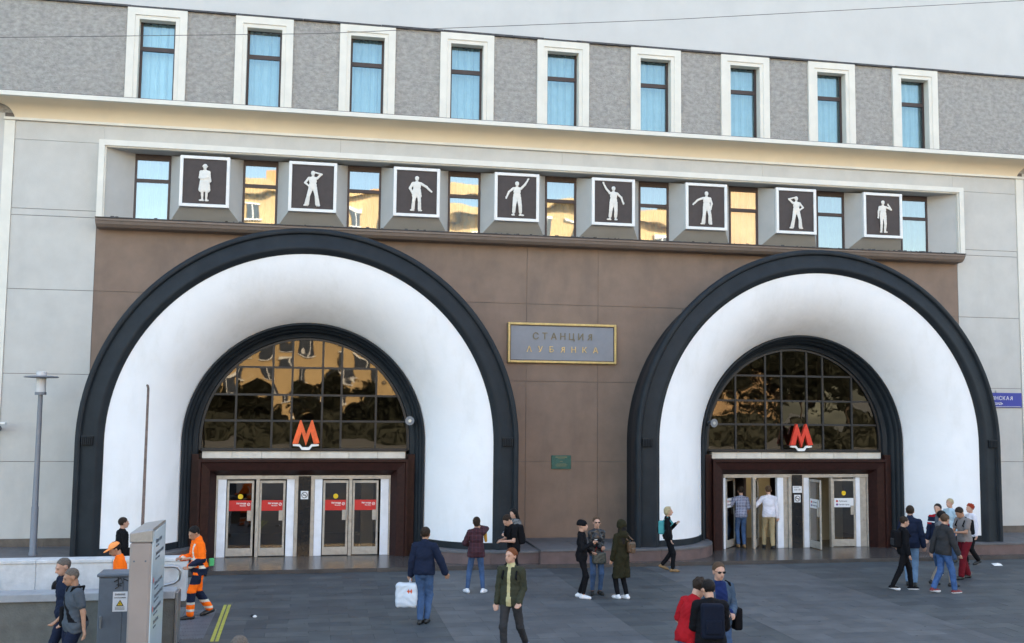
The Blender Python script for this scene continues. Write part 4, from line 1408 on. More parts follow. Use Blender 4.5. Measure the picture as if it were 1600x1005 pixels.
def top_prims(J, P, T):
    inf = T.get('inf', .018); f = P.get('fat', 1.0); Rl = J['Rl']
    slv = T.get('sleeve', 1.0); hem = T.get('hem', .86)
    pr = [('e', J['chest'], (.155 * f + inf, .10 * f + inf, .19 + inf), Rl), ('e', J['waist'], (.13 * f + inf, .095 * f + inf, .15), Rl), ('c', J['shR'], J['neck'] - Rl @ np.array([0, 0, .03]), .046 + inf * .8, .060 + inf * .8), ('c', J['shL'], J['neck'] - Rl @ np.array([0, 0, .03]), .046 + inf * .8, .060 + inf * .8)]
    if hem < 1.0: pr.append(('e', J['pel'] + Rl @ np.array([0, .008, .02]), (.16 * f + inf, .125 * f + inf, .17), Rl))
    pel = J['pel']
    up = lambda p: pel + Rl @ (np.array(p) - np.array([0, 0, .94]))
    wd = T.get('flare', 0)
    for sx in (-1, 1):
        pr.append(('c', up((sx * .07, 0, 1.1)), up((sx * (.075 + wd * .6), 0, min(hem + .03, 1.0))), .085 * f + inf, .09 * f + inf + wd * .4))
    pr.append(('c', J['neck'] - Rl @ np.array([0, 0, .04]), J['neck'] + Rl @ np.array([0, 0, T.get('collar', .0)]), .068 + inf * .5, .058 + inf * .5))
    for n in 'RL':
        a, b, c = J['sh' + n], J['el' + n], J['wr' + n]
        if slv < 1:
            pr.append(('c', a, a + (b - a) * slv * 1.0, .050 * f + inf, .046 + inf))
        else:
            pr += [('c', a, b, .048 * f + inf, .038 + inf), ('c', b, b + (c - b) * (slv - 1 + .001 if slv > 1 else 1) * .97, .038 + inf, .029 + inf)]
    return pr


def leg_prims(J, P, B):
    inf = B.get('inf', .012); f = P.get('fat', 1.0); fl = B.get('bell', 0); Rl = J['Rl']
    pr = [('e', J['pel'] + np.array([0, .005, .0]), (.152 * f + inf, .108 * f + inf, .13), Rl)]
    for n in 'RL':
        a, b, c = J['hip' + n], J['kn' + n], J['an' + n]
        pr += [('c', a, b, .08 * f + inf, .055 + inf), ('c', b, b + (c - b) * B.get('len', .93), .056 + inf, .040 + inf * 1.3 + fl)]
    return pr


def hair_prims(J, style):
    h, Rh = J['head'], J['Rh']
    H = lambda x, y, z: h + Rh @ np.array([x, y, z])
    pr = [('e', H(0, .018, .032), (.082, .097, .092), Rh)]
    clips = []
    n = Rh @ np.array([0, -.80, -.60]); c0 = H(0, -.030, .030)
    cut = (n, float(n @ c0))
    if style in ('short', 'crew'):
        pass
    elif style == 'quiff':
        pr += [('e', H(0, -.045, .105), (.055, .045, .030), Rh)]
    elif style == 'bob':
        pr += [('e', H(0, .04, -.01), (.088, .075, .10), Rh), ('e', H(0, -.03, .09), (.06, .05, .03), Rh)]
    elif style == 'bun':
        pr += [('e', H(0, .07, .085), (.045, .045, .045), Rh), ('e', H(0, .05, .0), (.07, .06, .09), Rh)]
    elif style == 'long':
        pr += [('c', H(.0, .05, .0), H(.03, .085, -.33), .078, .05), ('c', H(.06, .02, .0), H(.075, .01, -.22), .03, .022), ('c', H(-.06, .02, .0), H(-.075, .02, -.18), .025, .015)]
    elif style == 'curly':
        for i in range(16):
            a = i * 2.4; z = .03 + .09 * (i / 16.)
            r = .075 * math.sqrt(max(0, 1 - (i / 18.) ** 2))
            pr.append(('e', H(r * math.cos(a), .02 + r * math.sin(a), z), (.028, .028, .028), Rh))
    keep_n, keep_c = cut
    if style in ('long', 'bob'):
        n = Rh @ np.array([0, -1.0, -.12]); keep_n, keep_c = n, float(n @ H(0, -.045, 0))
    if style == 'crew':
        n = Rh @ np.array([0, -.75, -.66]); keep_n, keep_c = n, float(n @ H(0, -.035, .05))
        pr = [('e', H(0, .014, .028), (.0765, .0945, .0885), Rh)]
    keep_c = float(keep_n @ h) + (keep_c - float(keep_n @ h)) * HS
    pr = scaled(pr, h)
    clips.append(lambda X, Y, Z: (keep_n[0] * X + keep_n[1] * Y + keep_n[2] * Z - keep_c) * .9)
    return pr, clips


def cloth(name, col, rough=.85, var=.12, bump=.6):
    return mat(name, col, rough, var, 6, bump, 11, bdist=.016, spec=.12)


SKIN = mat("skin_light", (.50, .29, .21), .5, .08, 8, spec=.35)
SKIN2 = mat("skin_tan", (.36, .20, .13), .5, .08, 8, spec=.35)
HB = mat("hair_black", (.010, .008, .008), .45, .3, 40, .8, 90, spec=.15)
HD = mat("hair_dark_brown", (.030, .019, .013), .5, .3, 40, .8, 90, spec=.15)
HBR = mat("hair_brown", (.085, .052, .032), .55, .3, 40, .8, 90, spec=.15)
HG = mat("hair_grizzled", (.13, .11, .095), .6, .3, 50, .8, 90, spec=.15)
HGI = mat("hair_ginger", (.17, .055, .020), .5, .3, 40, .8, 90, spec=.15)
HRED = mat("hair_dyed_red", (.30, .035, .012), .5, .3, 40, .8, 90, spec=.15)
HBL = mat("hair_blond", (.42, .34, .20), .55, .25, 40, .8, 90, spec=.15)
EYE = mat("eye_dark", (.015, .012, .01), .3, 0)
GLS = mat("sunglass_black", (.006, .006, .007), .1, 0)
LIP = mat("lip_pink", (.34, .12, .10), .5, 0)
BLK = cloth("cloth_black", (.007, .007, .009)); NAVY = cloth("cloth_navy", (.012, .018, .040)); JEAN = cloth("denim_blue", (.055, .10, .20), var=.3)
JEANL = cloth("denim_light_blue", (.14, .23, .36), var=.25); JEANB = cloth("denim_bright_blue", (.05, .105, .25), var=.45); CHAR = cloth("cloth_charcoal", (.035, .035, .038)); OLIV = cloth("cloth_olive", (.040, .042, .028))
OLIVD = cloth("cloth_dark_olive", (.022, .020, .010)); YELS = cloth("cloth_pale_yellow", (.44, .40, .22)); GRY = cloth("cloth_grey", (.17, .17, .18)); GRYT = cloth("cloth_taupe_grey", (.22, .20, .195)); MARO = cloth("cloth_maroon", (.13, .010, .018))
BEIG = cloth("cloth_beige", (.33, .28, .23)); KHAK = cloth("cloth_khaki", (.36, .28, .16)); WSH = cloth("cloth_white", (.66, .64, .70)); LBL = cloth("cloth_light_blue", (.40, .52, .60)); REDP = cloth("cloth_red", (.34, .010, .016)); BLUT = cloth("cloth_royal_blue", (.012, .024, .095))
DENJ = cloth("denim_grey_blue", (.055, .085, .13)); TEAL = cloth("cloth_teal", (.07, .30, .32)); ORNG = cloth("hi_vis_orange", (.95, .16, .01), bump=.3); REFL = mat("reflective_tape", (.62, .58, .50), .4, .05, 5); SLATEG = cloth("cloth_slate_grey", (.07, .085, .105))
LEAT = mat("leather_black", (.012, .013, .018), .35, .2, 8, .4, 14); BROL = mat("leather_brown", (.085, .045, .022), .4, .3, 8, .4, 20); SHB = mat("shoe_black", (.012, .012, .012), .45, .1, 5); SHW = mat("shoe_white", (.72, .72, .75), .5, .05, 5); SHR = mat("shoe_dark_red", (.16, .015, .02), .5, .1, 5)
SHBR = mat("shoe_tan", (.22, .13, .055), .6, .1, 5); PHON = mat("phone_black_glass", (.01, .01, .012), .15, 0); BAGW = mat("bag_white_plastic", (.62, .68, .76), .35, .08, 3, .5, 7, bdist=.03); HBAG = mat("handbag_green_grey", (.05, .06, .055), .5, .6, 25, .4, 30)
PATG = mat("cloth_black_white_pattern", (.12, .12, .125), .8, .9, 30); GREENB = cloth("cloth_green", (.09, .42, .16)); CAPO = cloth("cap_orange", (.95, .33, .10), bump=.2)
PLD = plaid_mat("shirt_plaid_dark_red", (.035, .008, .014), (.075, .016, .026), (.05, .02, .035), .085)
PLW = plaid_mat("shirt_plaid_navy_white", (.02, .025, .08), (.30, .32, .42), (.34, .36, .46), .045)


def to_world(o, J, p, s):
    return None


def person(label, x, y, H, heading, P, top, legs, shoes, hair, skin=None, z=0.0, res=.0145, group=None, glasses=False, cap=None):
    """heading 0 faces the viewer (-Y), 90 faces +X. clothes are children of the one-piece body"""
    J = skeleton(P)
    s = H / 1.745
    skin = skin or SKIN
    V, Q = sdf_mesh(body_prims(J, P), res, .022)
    body = mesh_obj('person', V, Q, skin, None, None, s)
    body.location = (x, y, z); body.rotation_euler = (0, 0, R_(heading))
    tag(body, label, 'person', group)
    T = top
    hem = T.get('hem', .86); Rl = J['Rl']; pel = J['pel']
    ax = Rl @ np.array([0, 0, 1.0]); hc = float(ax @ (pel + Rl @ np.array([0, 0, hem - .94])))
    clips = [lambda X, Y, Z: hc - (ax[0] * X + ax[1] * Y + ax[2] * Z)] if not T.get('sleeve_clip') else []
    arms_pr = None
    pr = top_prims(J, P, T)
    nleg = 2
    # the arms may hang below the hem, so the hem cut is made on the trunk only
    nt_ = 8 if hem < 1.0 else 7
    trunk = pr[:nt_]; sl_ = pr[nt_:]
    V1, Q1 = sdf_mesh(trunk, res, .03, clips, noise=(T.get('fold', .0055), 42))
    V2, Q2 = sdf_mesh(sl_, res, .02, (), noise=(T.get('fold', .0055) * .8, 60))
    V = np.concatenate([V1, V2]); Q = np.concatenate([Q1, Q2 + len(V1)])
    nm = T.get('name', 'jacket')
    mesh_obj(nm, V, Q, T['mat'], body, T.get('fun'), s)
    if T.get('hood'):
        h, Rh = J['head'], J['Rh']; Hh = lambda a, b, c: h + Rh @ (np.array([a, b, c]) * HS)
        n = Rh @ np.array([0, -1.0, -.15]); c0 = float(n @ Hh(0, -.065, 0))
        V, Q = sdf_mesh([('e', Hh(0, .02, .02), (.112, .128, .133), Rh), ('c', Hh(0, .03, -.05), J['neck'] + np.array([0, .03, -.02]), .085, .12)], res, .03, [lambda X, Y, Z: (n[0] * X + n[1] * Y + n[2] * Z - c0)], noise=(.004, 40))
        mesh_obj('hood', V, Q, T['mat'] if not isinstance(T['mat'], (list, tuple)) else T['mat'][0], body, None, s)
    B = legs
    V, Q = sdf_mesh(leg_prims(J, P, B), res, .025, noise=(B.get('fold', .0035), 44))
    mesh_obj('trousers', V, Q, B['mat'], body, B.get('fun'), s)
    for n in 'RL':
        zlow = J['an' + n][2] - .085
        V, Q = sdf_mesh(shoe_prims(J, n), .010, .02, [lambda X, Y, Z, zl=zlow: (zl - Z)] if J['lift' + n] == 0 else [])
        mesh_obj('shoe', V, Q, shoes[0], body, (lambda C, zl=zlow: (C[:, 2] < zl + .028).astype(int)) if len(shoes) > 1 else None, s) if len(shoes) == 1 else mesh_obj('shoe', V, Q, list(shoes), body, lambda C, zl=zlow: (C[:, 2] < zl + .028), s)
    h, Rh = J['head'], J['Rh']; Hh = lambda a, b, c: h + Rh @ (np.array([a, b, c]) * HS)
    if hair:
        hp, hcl = hair_prims(J, hair[0])
        V, Q = sdf_mesh(hp, .010, .02, hcl, noise=(.0022, 130))
        mesh_obj('hair', V, Q, hair[1], body, None, s)
    if cap:
        n = Rh @ np.array([0, .1, -1.0]); c0 = float(n @ Hh(0, 0, .035)); kk = cap[0]
        pr = [('e', Hh(0, .012, .035), (.099, .117, .10), Rh)]
        if kk == 'beanie': pr.append(('e', Hh(0, .05, .03), (.095, .09, .112), Rh)); c0 = float(n @ Hh(0, 0, .0))
        V, Q = sdf_mesh(pr, .010, .02, [lambda X, Y, Z: (n[0] * X + n[1] * Y + n[2] * Z - c0)])
        mesh_obj('cap' if kk != 'beanie' else 'beanie', V, Q, cap[1], body, None, s)
        if kk == 'cap':
            V, Q = sdf_mesh([('e', Hh(0, -.11, .045), (.074, .08, .013), Rh)], .008, .01)
            mesh_obj('visor', V, Q, cap[1], body, None, s)
    # eyes, mouth
    pr = [('e', Hh(-.030, -.0835, .004), (.013, .007, .006), Rh), ('e', Hh(.030, -.0835, .004), (.013, .007, .006), Rh)]
    if glasses:
        pr = [('e', Hh(-.033, -.092, .004), (.028, .008, .019), Rh), ('e', Hh(.033, -.092, .004), (.028, .008, .019), Rh), ('c', Hh(-.02, -.097, .012), Hh(.02, -.097, .012), .005, .005), ('c', Hh(-.06, -.085, .012), Hh(-.079, .0, .008), .004, .004), ('c', Hh(.06, -.085, .012), Hh(.079, .0, .008), .004, .004)]
        V, Q = sdf_mesh(pr, .005, .004)
        mesh_obj('glasses', V, Q, GLS, body, None, s)
    elif res < .013:
        for q in pr:
            V, Q = sdf_mesh([q], .004, .004); mesh_obj('eye', V, Q, EYE, body, None, s)
        for sx in (-1, 1):
            V, Q = sdf_mesh([('c', Hh(sx * .018, -.091, .024), Hh(sx * .046, -.082, .025), .0045, .0035)], .004, .004); mesh_obj('eyebrow', V, Q, hair[1] if hair else HG, body, None, s)
    if res < .013:
        V, Q = sdf_mesh([('e', Hh(0, -.0945, -.056), (.020, .006, .0055), Rh)], .004, .004); mesh_obj('mouth', V, Q, LIP, body, None, s)
    return body, J, s


def at(body, J, s, p):
    """a point of the figure's frame in the world"""
    a = body.rotation_euler[2]; c, sn = math.cos(a), math.sin(a)
    q = np.array(p) * s
    return Vector((body.location.x + c * q[0] - sn * q[1], body.location.y + sn * q[0] + c * q[1], body.location.z + q[2]))


def held(name, prims, mats, body, s, label, cat, res=.010, k=.01, mfun=None, noise=None, children=()):
    """a thing that is carried or worn: its own top-level object in the carrier's frame"""
    V, Q = sdf_mesh(prims, res, k, noise=noise)
    o = mesh_obj(name, V, Q, mats, None, mfun, s)
    o.location = body.location; o.rotation_euler = body.rotation_euler
    tag(o, label, cat)
    for nm, pr, m in children:
        V, Q = sdf_mesh(pr, .010, .01); mesh_obj(nm, V, Q, m, o, None, s)
    return o


def phone(body, J, s, n, label):
    w = J['wr' + n]; d = w - J['el' + n]; d = d / np.linalg.norm(d)
    c = w + d * .09 + np.array([0, -.02, .02])
    held('mobile_phone', [('b', c, (.032, .004, .068), rotx(R_(-35)), .004)], PHON, body, s, label, 'phone', .006, .004)


def backpack(body, J, s, mat_, label, size=(.13, .06, .20), strap=None, drop=0, pocket=None, off=0.0):
    Rl = J['Rl']
    c = J['chest'] + Rl @ np.array([off, .175, -.04 - drop])
    pr = [('b', c, (size[0] - .04, size[1] - .03, size[2] - .05), Rl, .045)]
    ch = [('pocket', [('b', c + Rl @ np.array([0, size[1] + .01, -.07]), (size[0] - .06, .012, size[2] * .32), Rl, .02)], pocket or mat_)]
    for n, sx in (('R', -1), ('L', 1)):
        t = J['sh' + n] + Rl @ np.array([-sx * .065, 0, .085])
        ch.append(('strap', [('c', c + Rl @ np.array([sx * .07, -.03, .16]), t, .016, .016), ('c', t, J['chest'] + Rl @ np.array([sx * .12, -.135, .04]), .016, .016), ('c', J['chest'] + Rl @ np.array([sx * .12, -.135, .04]), c + Rl @ np.array([sx * .12, -.05, -.12]), .014, .012)], strap or mat_))
    return held('backpack', pr, mat_, body, s, label, 'backpack', children=ch)


D_ = dict
HS = 1.12


def scaled(prims, h, k=HS):
    out = []
    for p in prims:
        if p[0] == 'c': out.append(('c', h + (np.array(p[1]) - h) * k, h + (np.array(p[2]) - h) * k, p[3] * k, p[4] * k))
        else: out.append((p[0], h + (np.array(p[1]) - h) * k, tuple(r * k for r in p[2]), p[3]) + tuple(p[4:]))
    return out


WALK = lambda st=.3, l=.04: ((-.09, -st, 0, 0), (.09, st * .9, .07, 0, .05))
WALK2 = lambda st=.3, l=.04: ((-.09, st * .9, .07, 0, .05), (.09, -st, 0, 0))
ARMD = ((-.27, -.04, .80), (.27, -.04, .80))
SWING = ((-.27, .12, .82), (.27, -.20, .86)); SWING2 = ((-.27, -.20, .86), (.27, .12, .82))
PHN = ((-.10, -.32, 1.12), (.09, -.30, 1.10)); PHE = ((-.6, .6, -1), (.6, .6, -1))

# --- left side
person('person in black jacket with dark hair half hidden behind the information totem', -3.99, 23.85, 1.66, 120, D_(hands=ARMD, feet=WALK(.2)), D_(mat=BLK, inf=.028, hem=.80), D_(mat=BLK), [SHB], ('short', HD))
b, J, s = person('worker in orange cap and orange vest coming down the underpass stairs', -3.42, 20.6, 1.74, -75, D_(head=(22, 0), lean=8, hands=((-.12, -.28, 1.12), (.27, -.08, .82)), elbows=PHE), D_(mat=ORNG, inf=.025, hem=.82), D_(mat=ORNG), [SHB], ('short', HB), skin=SKIN2, z=-.17, cap=('cap', CAPO))
person('dark-haired person whose head just shows above the stair wall coping', -4.64, 21.0, 1.70, 150, D_(), D_(mat=CHAR), D_(mat=BLK), [SHB], ('bob', HB), z=-.91)


def vest_fun(C):
    z = C[:, 2]; x = C[:, 0]; r = np.zeros(len(C))
    r[(z < .98)] = 1
    r[((z > 1.10) & (z < 1.15))] = 2
    r[(np.abs(np.abs(x) - .085) < .022) & (z > 1.15) & (z < 1.42)] = 2
    arm = np.abs(x) > .19
    r[arm & (z < 1.16) & (z > 1.02)] = 1
    r[arm & (z < 1.02)] = 2
    r[arm & (z < .96)] = 1
    return r


def vleg_fun(C):
    z = C[:, 2]; r = np.zeros(len(C))
    r[(z > .32) & (z < .50)] = 1; r[(z < .33) & (z > .28)] = 2; r[(z < .20) & (z > .155)] = 2; r[(z > .66) & (z < .84) & (C[:, 1] < -.0)] = 1
    return r


b, J, s = person('worker in orange hi-vis suit walking left while looking down', -2.10, 21.25, 1.77, -68, D_(feet=((-.09, .24, .05, 0, .04), (.09, -.20, 0, 0)), head=(25, 5), lean=5, hands=((-.14, -.30, 1.14), (.16, -.22, 1.02)), elbows=PHE, fat=1.08),
                 D_(mat=[ORNG, NAVY, REFL], fun=vest_fun, inf=.032, hem=.82, collar=.04), D_(mat=[ORNG, NAVY, REFL], fun=vleg_fun, inf=.026), [SHB], ('short', HB), skin=SKIN2)
held('shoulder_bag', [('b', J['pel'] + np.array([.12, .20, .12]), (.012, .03, .055), None, .02)], GREENB, b, s, 'small bright green bag at the hip of the hi-vis worker', 'bag')

def man2fun(C): return ((np.abs(C[:, 0] * .8 + (C[:, 2] - 1.25) * .55 + .0) < .035) & (C[:, 2] > 1.0)).astype(int)
person('man with cropped grizzled hair in navy top at the left foreground', -3.58, 16.95, 1.79, -55, D_(head=(18, -5), lean=4, hands=SWING, feet=WALK(.22), fat=1.22), D_(mat=NAVY, inf=.03, name='sweater'), D_(mat=NAVY), [SHB], ('crew', HG), res=.0115)
b, J, s = person('bald man with glasses and grey T-shirt in front of the navy man', -3.33, 16.25, 1.73, -62, D_(head=(14, -8), lean=3, hands=((-.24, -.18, .98), (.28, .06, .84)), elbows=((-.3, 1, -.2), (.5, 1, 0)), feet=WALK2(.22), fat=1.25), D_(mat=[SLATEG, BLK], fun=man2fun, sleeve=.62, inf=.02, name='tshirt', hem=.84), D_(mat=NAVY), [SHB], ('crew', HG), skin=SKIN2, res=.0115)
o = held('shoulder_bag', [('b', J['pel'] + np.array([-.20, -.03, .10]), (.025, .11, .12), rotz(R_(10)), .025)], BLK, b, s, 'black shoulder bag with a small white swoosh on the bald man', 'bag',
     children=[('strap', [('c', J['pel'] + np.array([-.17, .08, .2]), J['shL'] + np.array([-.04, .09, .09]), .018, .018), ('c', J['shL'] + np.array([-.04, .09, .09]), J['shL'] + np.array([-.06, -.06, .08]), .018, .018), ('c', J['shL'] + np.array([-.06, -.06, .08]), J['pel'] + np.array([-.16, -.14, .18]), .018, .018)], BLK)])
m_ = MB(); sw_ = [(-.045, .0), (-.035, -.018), (-.015, -.02), (.06, .03), (-.012, -.004), (-.03, -.002), (-.042, .012)]
c0 = J['pel'] + np.array([-.256, -.03, .10])
m_.add([(c0[0], c0[1] + a, c0[2] + q) for a, q in sw_], [tuple(range(7))]); sw_o = m_.build('printed_mark', WHITEP, None); sw_o.parent = o
person('close-cropped head of a passer-by just showing at the bottom edge', -.68, 11.2, 1.745, 150, D_(), D_(mat=GRY, inf=.02), D_(mat=JEAN), [SHB], ('crew', HG), skin=SKIN2)

# --- middle
b, J, s = person('man in navy jacket and jeans seen from behind carrying a white bag', 2.21, 20.1, 1.80, 158, D_(feet=((-.05, -.06, 0, 0), (.04, .06, 0, 0)), hands=((-.42, -.12, .84), (.28, .0, .78)), elbows=((-.6, .6, .1), (.5, 1, 0)), fat=1.04, lean=3), D_(mat=NAVY, inf=.036, hem=.90, fold=.005, collar=.03), D_(mat=JEAN, inf=.014), [SHB], ('short', HD), skin=SKIN2, res=.0125)
w = J['wrL']


def bagfun(C):
    r = np.zeros(len(C)); dx = C[:, 0] - (w[0] - .0); dz = C[:, 2] - (w[2] - .30)
    r[(np.abs(dx) < .05) & (np.abs(dz) < .045) & (np.sin(dx * 120) + np.cos(dz * 90) > -.2)] = 1
    return r


held('shopping_bag', [('b', w + np.array([.07, .0, -.38]), (.15, .035, .17), rotz(R_(8)), .06)], [BAGW, REDO], b, s, 'white plastic shopping bag with an orange-red print held by the man in navy', 'bag', .010, .01, bagfun, noise=(.006, 26),
     children=[('bag_handle', [('c', w + np.array([0, -.04, -.14]), w + np.array([0, 0, -.06]), .012, .010), ('c', w + np.array([0, .06, -.14]), w + np.array([0, 0, -.06]), .012, .010)], BAGW)])
MB()
b, J, s = person('woman in dark red plaid shirt and skinny jeans talking on the phone', 3.72, 23.2, 1.66, 172, D_(feet=((-.17, .0, 0, -30), (.20, -.02, 0, 25)), sw=.152, hands=((-.10, -.06, 1.52), (.12, -.22, 1.08)), elbows=((-.8, -.1, -1), (.7, .5, -.3)), head=(0, 8), fat=.94), D_(mat=PLD, inf=.03, hem=.84, flare=.03, name='shirt'), D_(mat=JEAN, inf=.008, fold=.002, len=.88), [SHW], ('bun', HD))
held('sweater', [('c', J['wrR'] * .4 + J['elR'] * .6 + np.array([-.02, 0, -.05]), J['elR'] + np.array([.0, 0, -.28]), .05, .035)], mat("cloth_mustard", (.55, .30, .04), .85, .1, 5), b, s, 'mustard yellow garment hanging from the plaid shirt woman\'s arm', 'garment')
phone(b, J, s, 'R', 'phone at the ear of the woman in dark red plaid')
person('woman with long black hair and a patterned top looking down', 5.05, 25.5, 1.63, -48, D_(sw=.150, fat=.92, head=(22, 0), hands=PHN, elbows=PHE), D_(mat=PATG, inf=.02, hem=.85), D_(mat=BLK, inf=.006), [SHB], ('long', HB))
b, J, s = person('man in black T-shirt bowed over his phone with a black backpack', 4.66, 23.6, 1.72, -72, D_(head=(38, 0), lean=9, hands=((-.08, -.33, 1.12), (.08, -.33, 1.12)), elbows=PHE), D_(mat=BLK, sleeve=.6, inf=.018, name='tshirt'), D_(mat=BLK, inf=.012), [SHB], ('short', HD))
backpack(b, J, s, BLK, 'large black backpack on the man in black T-shirt', (.15, .08, .23)); phone(b, J, s, 'R', 'phone in the hands of the man in black T-shirt')


def gfun(C):
    x = C[:, 0]; y = C[:, 1]; z = C[:, 2]
    r = np.zeros(len(C)); r[(np.abs(x + .005) < .028 + .012 * (z < 1.0)) & (y < -.02) & (z > .8)] = 1
    r[(z > 1.475) & (y < .0) & (np.abs(x) < .07)] = 1
    return r


b, J, s = person('ginger man in olive jacket over a pale yellow shirt walking with a backpack', 3.36, 17.2, 1.77, -28, D_(feet=((-.07, -.14, 0, 0), (.15, .34, .09, 0, .06)), hands=((-.24, -.04, .80), (.17, -.12, .93)), elbows=((-.3, 1, -.2), (.35, 1, -.2)), head=(-3, -22)), D_(mat=[OLIV, YELS], fun=gfun, inf=.026, hem=.84, fold=.005, collar=.035), D_(mat=CHAR, inf=.010), [mat("shoe_blue", (.03, .08, .25), .5, .1)], ('short', HGI), res=.0105)
backpack(b, J, s, BLK, 'black backpack worn by the ginger man', (.13, .07, .2))

# --- the three women
b, J, s = person('woman in black beanie and black jacket smoking, left of the three', 5.93, 22.25, 1.67, 62, D_(sw=.150, fat=.93, feet=((-.08, -.08, 0, 0), (.08, .05, 0, 0)), hands=((-.10, -.26, 1.26), (.12, -.20, 1.04)), elbows=PHE), D_(mat=BLK, inf=.022, hem=.84), D_(mat=BLK, inf=.004, len=.9), [SHW], None, cap=('beanie', BLK))
held('cigarette', [('c', J['wrR'] + np.array([0, -.06, .09]), J['wrR'] + np.array([0, -.13, .10]), .006, .006)], WHITEP, b, s, 'white cigarette in the raised hand of the beanie woman', 'cigarette', .005, .003)
b, J, s = person('woman in sunglasses and black leather jacket with arms crossed, middle of the three', 6.37, 22.62, 1.70, -4, D_(sw=.150, fat=.92, feet=((-.09, 0, 0, -15), (.09, 0, 0, 15)), hands=((.06, -.19, 1.10), (-.06, -.20, 1.20)), elbows=PHE), D_(mat=LEAT, inf=.018, hem=.88), D_(mat=JEAN, inf=.008, fold=.002, len=.88), [SHB], ('short', HBR), glasses=True)
held('handbag', [('b', J['pel'] + np.array([.02, -.20, -.08]), (.12, .04, .09), None, .04)], HBAG, b, s, 'large mottled green-grey handbag with dark red handles in front of the leather jacket woman', 'handbag', noise=(.004, 30),
     children=[('handle', [('c', J['pel'] + np.array([x_, -.2, .04]), J['pel'] + np.array([.0 + x_ * .5, -.2, .16]), .012, .012)], MARO) for x_ in (-.08, .1)])
b, J, s = person('woman in long dark olive hooded coat seen from behind, right of the three', 6.78, 22.05, 1.68, -155, D_(sw=.152, fat=.95, feet=((-.09, .05, 0, 0), (.08, -.06, 0, 0)), hands=((-.20, -.12, .82), (.22, -.10, .80))), D_(mat=OLIVD, inf=.03, hem=.48, flare=.04, hood=True, fold=.005, name='coat'), D_(mat=BLK, inf=.009, fold=.002, len=.90), [SHW], ('long', HB))
backpack(b, J, s, BROL, 'small brown leather backpack slung on the olive coat woman', (.10, .05, .13), off=-.14, drop=.06)
b, J, s = person('blonde woman in black with glasses walking right past the arch', 9.12, 25.6, 1.62, 68, D_(sw=.150, fat=.95, feet=WALK(.16), hands=((-.24, -.10, .86), (.10, -.22, 1.30)), elbows=((-.5, 1, 0), (.6, .6, -1))), D_(mat=BLK, inf=.02, hem=.88), D_(mat=BLK, inf=.012), [SHBR], ('bob', HBL))
backpack(b, J, s, TEAL, 'teal backpack with a black pocket on the blonde woman', (.12, .07, .19), pocket=BLK, drop=.03)

# --- in the right doorway
b, J, s = person('man in navy and white checked shirt pushing the left open door', 12.62, 29.0, 1.76, 170, D_(feet=((-.07, .05, 0, 0), (.08, -.04, 0, 0)), hands=((-.20, -.14, .95), (.34, -.30, 1.12)), elbows=((-.4, 1, 0), (.8, .3, -1))), D_(mat=PLW, inf=.02, hem=.88, sleeve=.9, name='shirt'), D_(mat=JEAN, inf=.010), [SHBR], ('short', HD), z=.1)
b, J, s = person('man in white shirt and khaki trousers stepping through the right-hand open door', 13.38, 28.72, 1.80, 165, D_(feet=((-.08, .10, 0, 0), (.12, -.18, 0, 0)), hands=((-.24, -.02, .84), (.34, -.26, 1.25)), elbows=((-.5, 1, 0), (.9, .2, -1)), lean=4), D_(mat=WSH, inf=.024, hem=.88, name='shirt'), D_(mat=KHAK, inf=.016), [SHB], ('short', HBR), z=.1)

# --- right foreground
def sgfun(C):
    r = np.zeros(len(C)); r[(np.abs(C[:, 0]) < .095) & (C[:, 1] < -.02)] = 1
    return r


b, J, s = person('man in sunglasses, blue T-shirt and grey-blue open jacket facing us', 6.15, 15.0, 1.81, 2, D_(fat=1.1, head=(4, 0), hands=((-.06, -.28, 1.08), (.10, -.26, 1.08)), elbows=PHE), D_(mat=[DENJ, BLUT], fun=sgfun, inf=.024, hem=.88), D_(mat=JEAN), [SHB], ('short', HBR), res=.0105, glasses=True)
held('shoulder_bag', [('b', J['pel'] + np.array([.27, -.0, .02]), (.03, .10, .13), None, .03)], BLK, b, s, 'black shoulder bag at the side of the man in sunglasses', 'bag', children=[('strap', [('c', J['pel'] + np.array([.25, 0, .18]), J['shL'] + np.array([-.02, -.06, .06]), .018, .018), ('c', J['shL'] + np.array([-.02, -.06, .06]), J['shL'] + np.array([-.03, .05, .075]), .018, .018)], BLK)])
phone(b, J, s, 'R', 'phone held at the waist by the man in sunglasses')
b, J, s = person('dark-haired man in red polo shirt bending towards the man in black', 5.30, 14.05, 1.76, 112, D_(lean=14, head=(22, 0), fat=1.1, hands=((-.10, -.34, 1.0), (.18, -.20, .95)), elbows=PHE), D_(mat=REDP, sleeve=.85, inf=.026, name='polo_shirt'), D_(mat=JEAN), [SHB], ('curly', HD), res=.011)
phone(b, J, s, 'R', 'black phone held low by the man in red polo')
b, J, s = person('dark-haired man in black jacket seen from behind in the right foreground', 5.52, 13.75, 1.76, 168, D_(lean=5, head=(14, 18), fat=1.1, hands=PHN, elbows=PHE), D_(mat=BLK, inf=.036), D_(mat=BLK), [SHB], ('short', HB), res=.011)
backpack(b, J, s, cloth('cloth_midnight', (.007, .010, .021)), 'dark navy backpack on the man in black jacket', (.15, .08, .24))

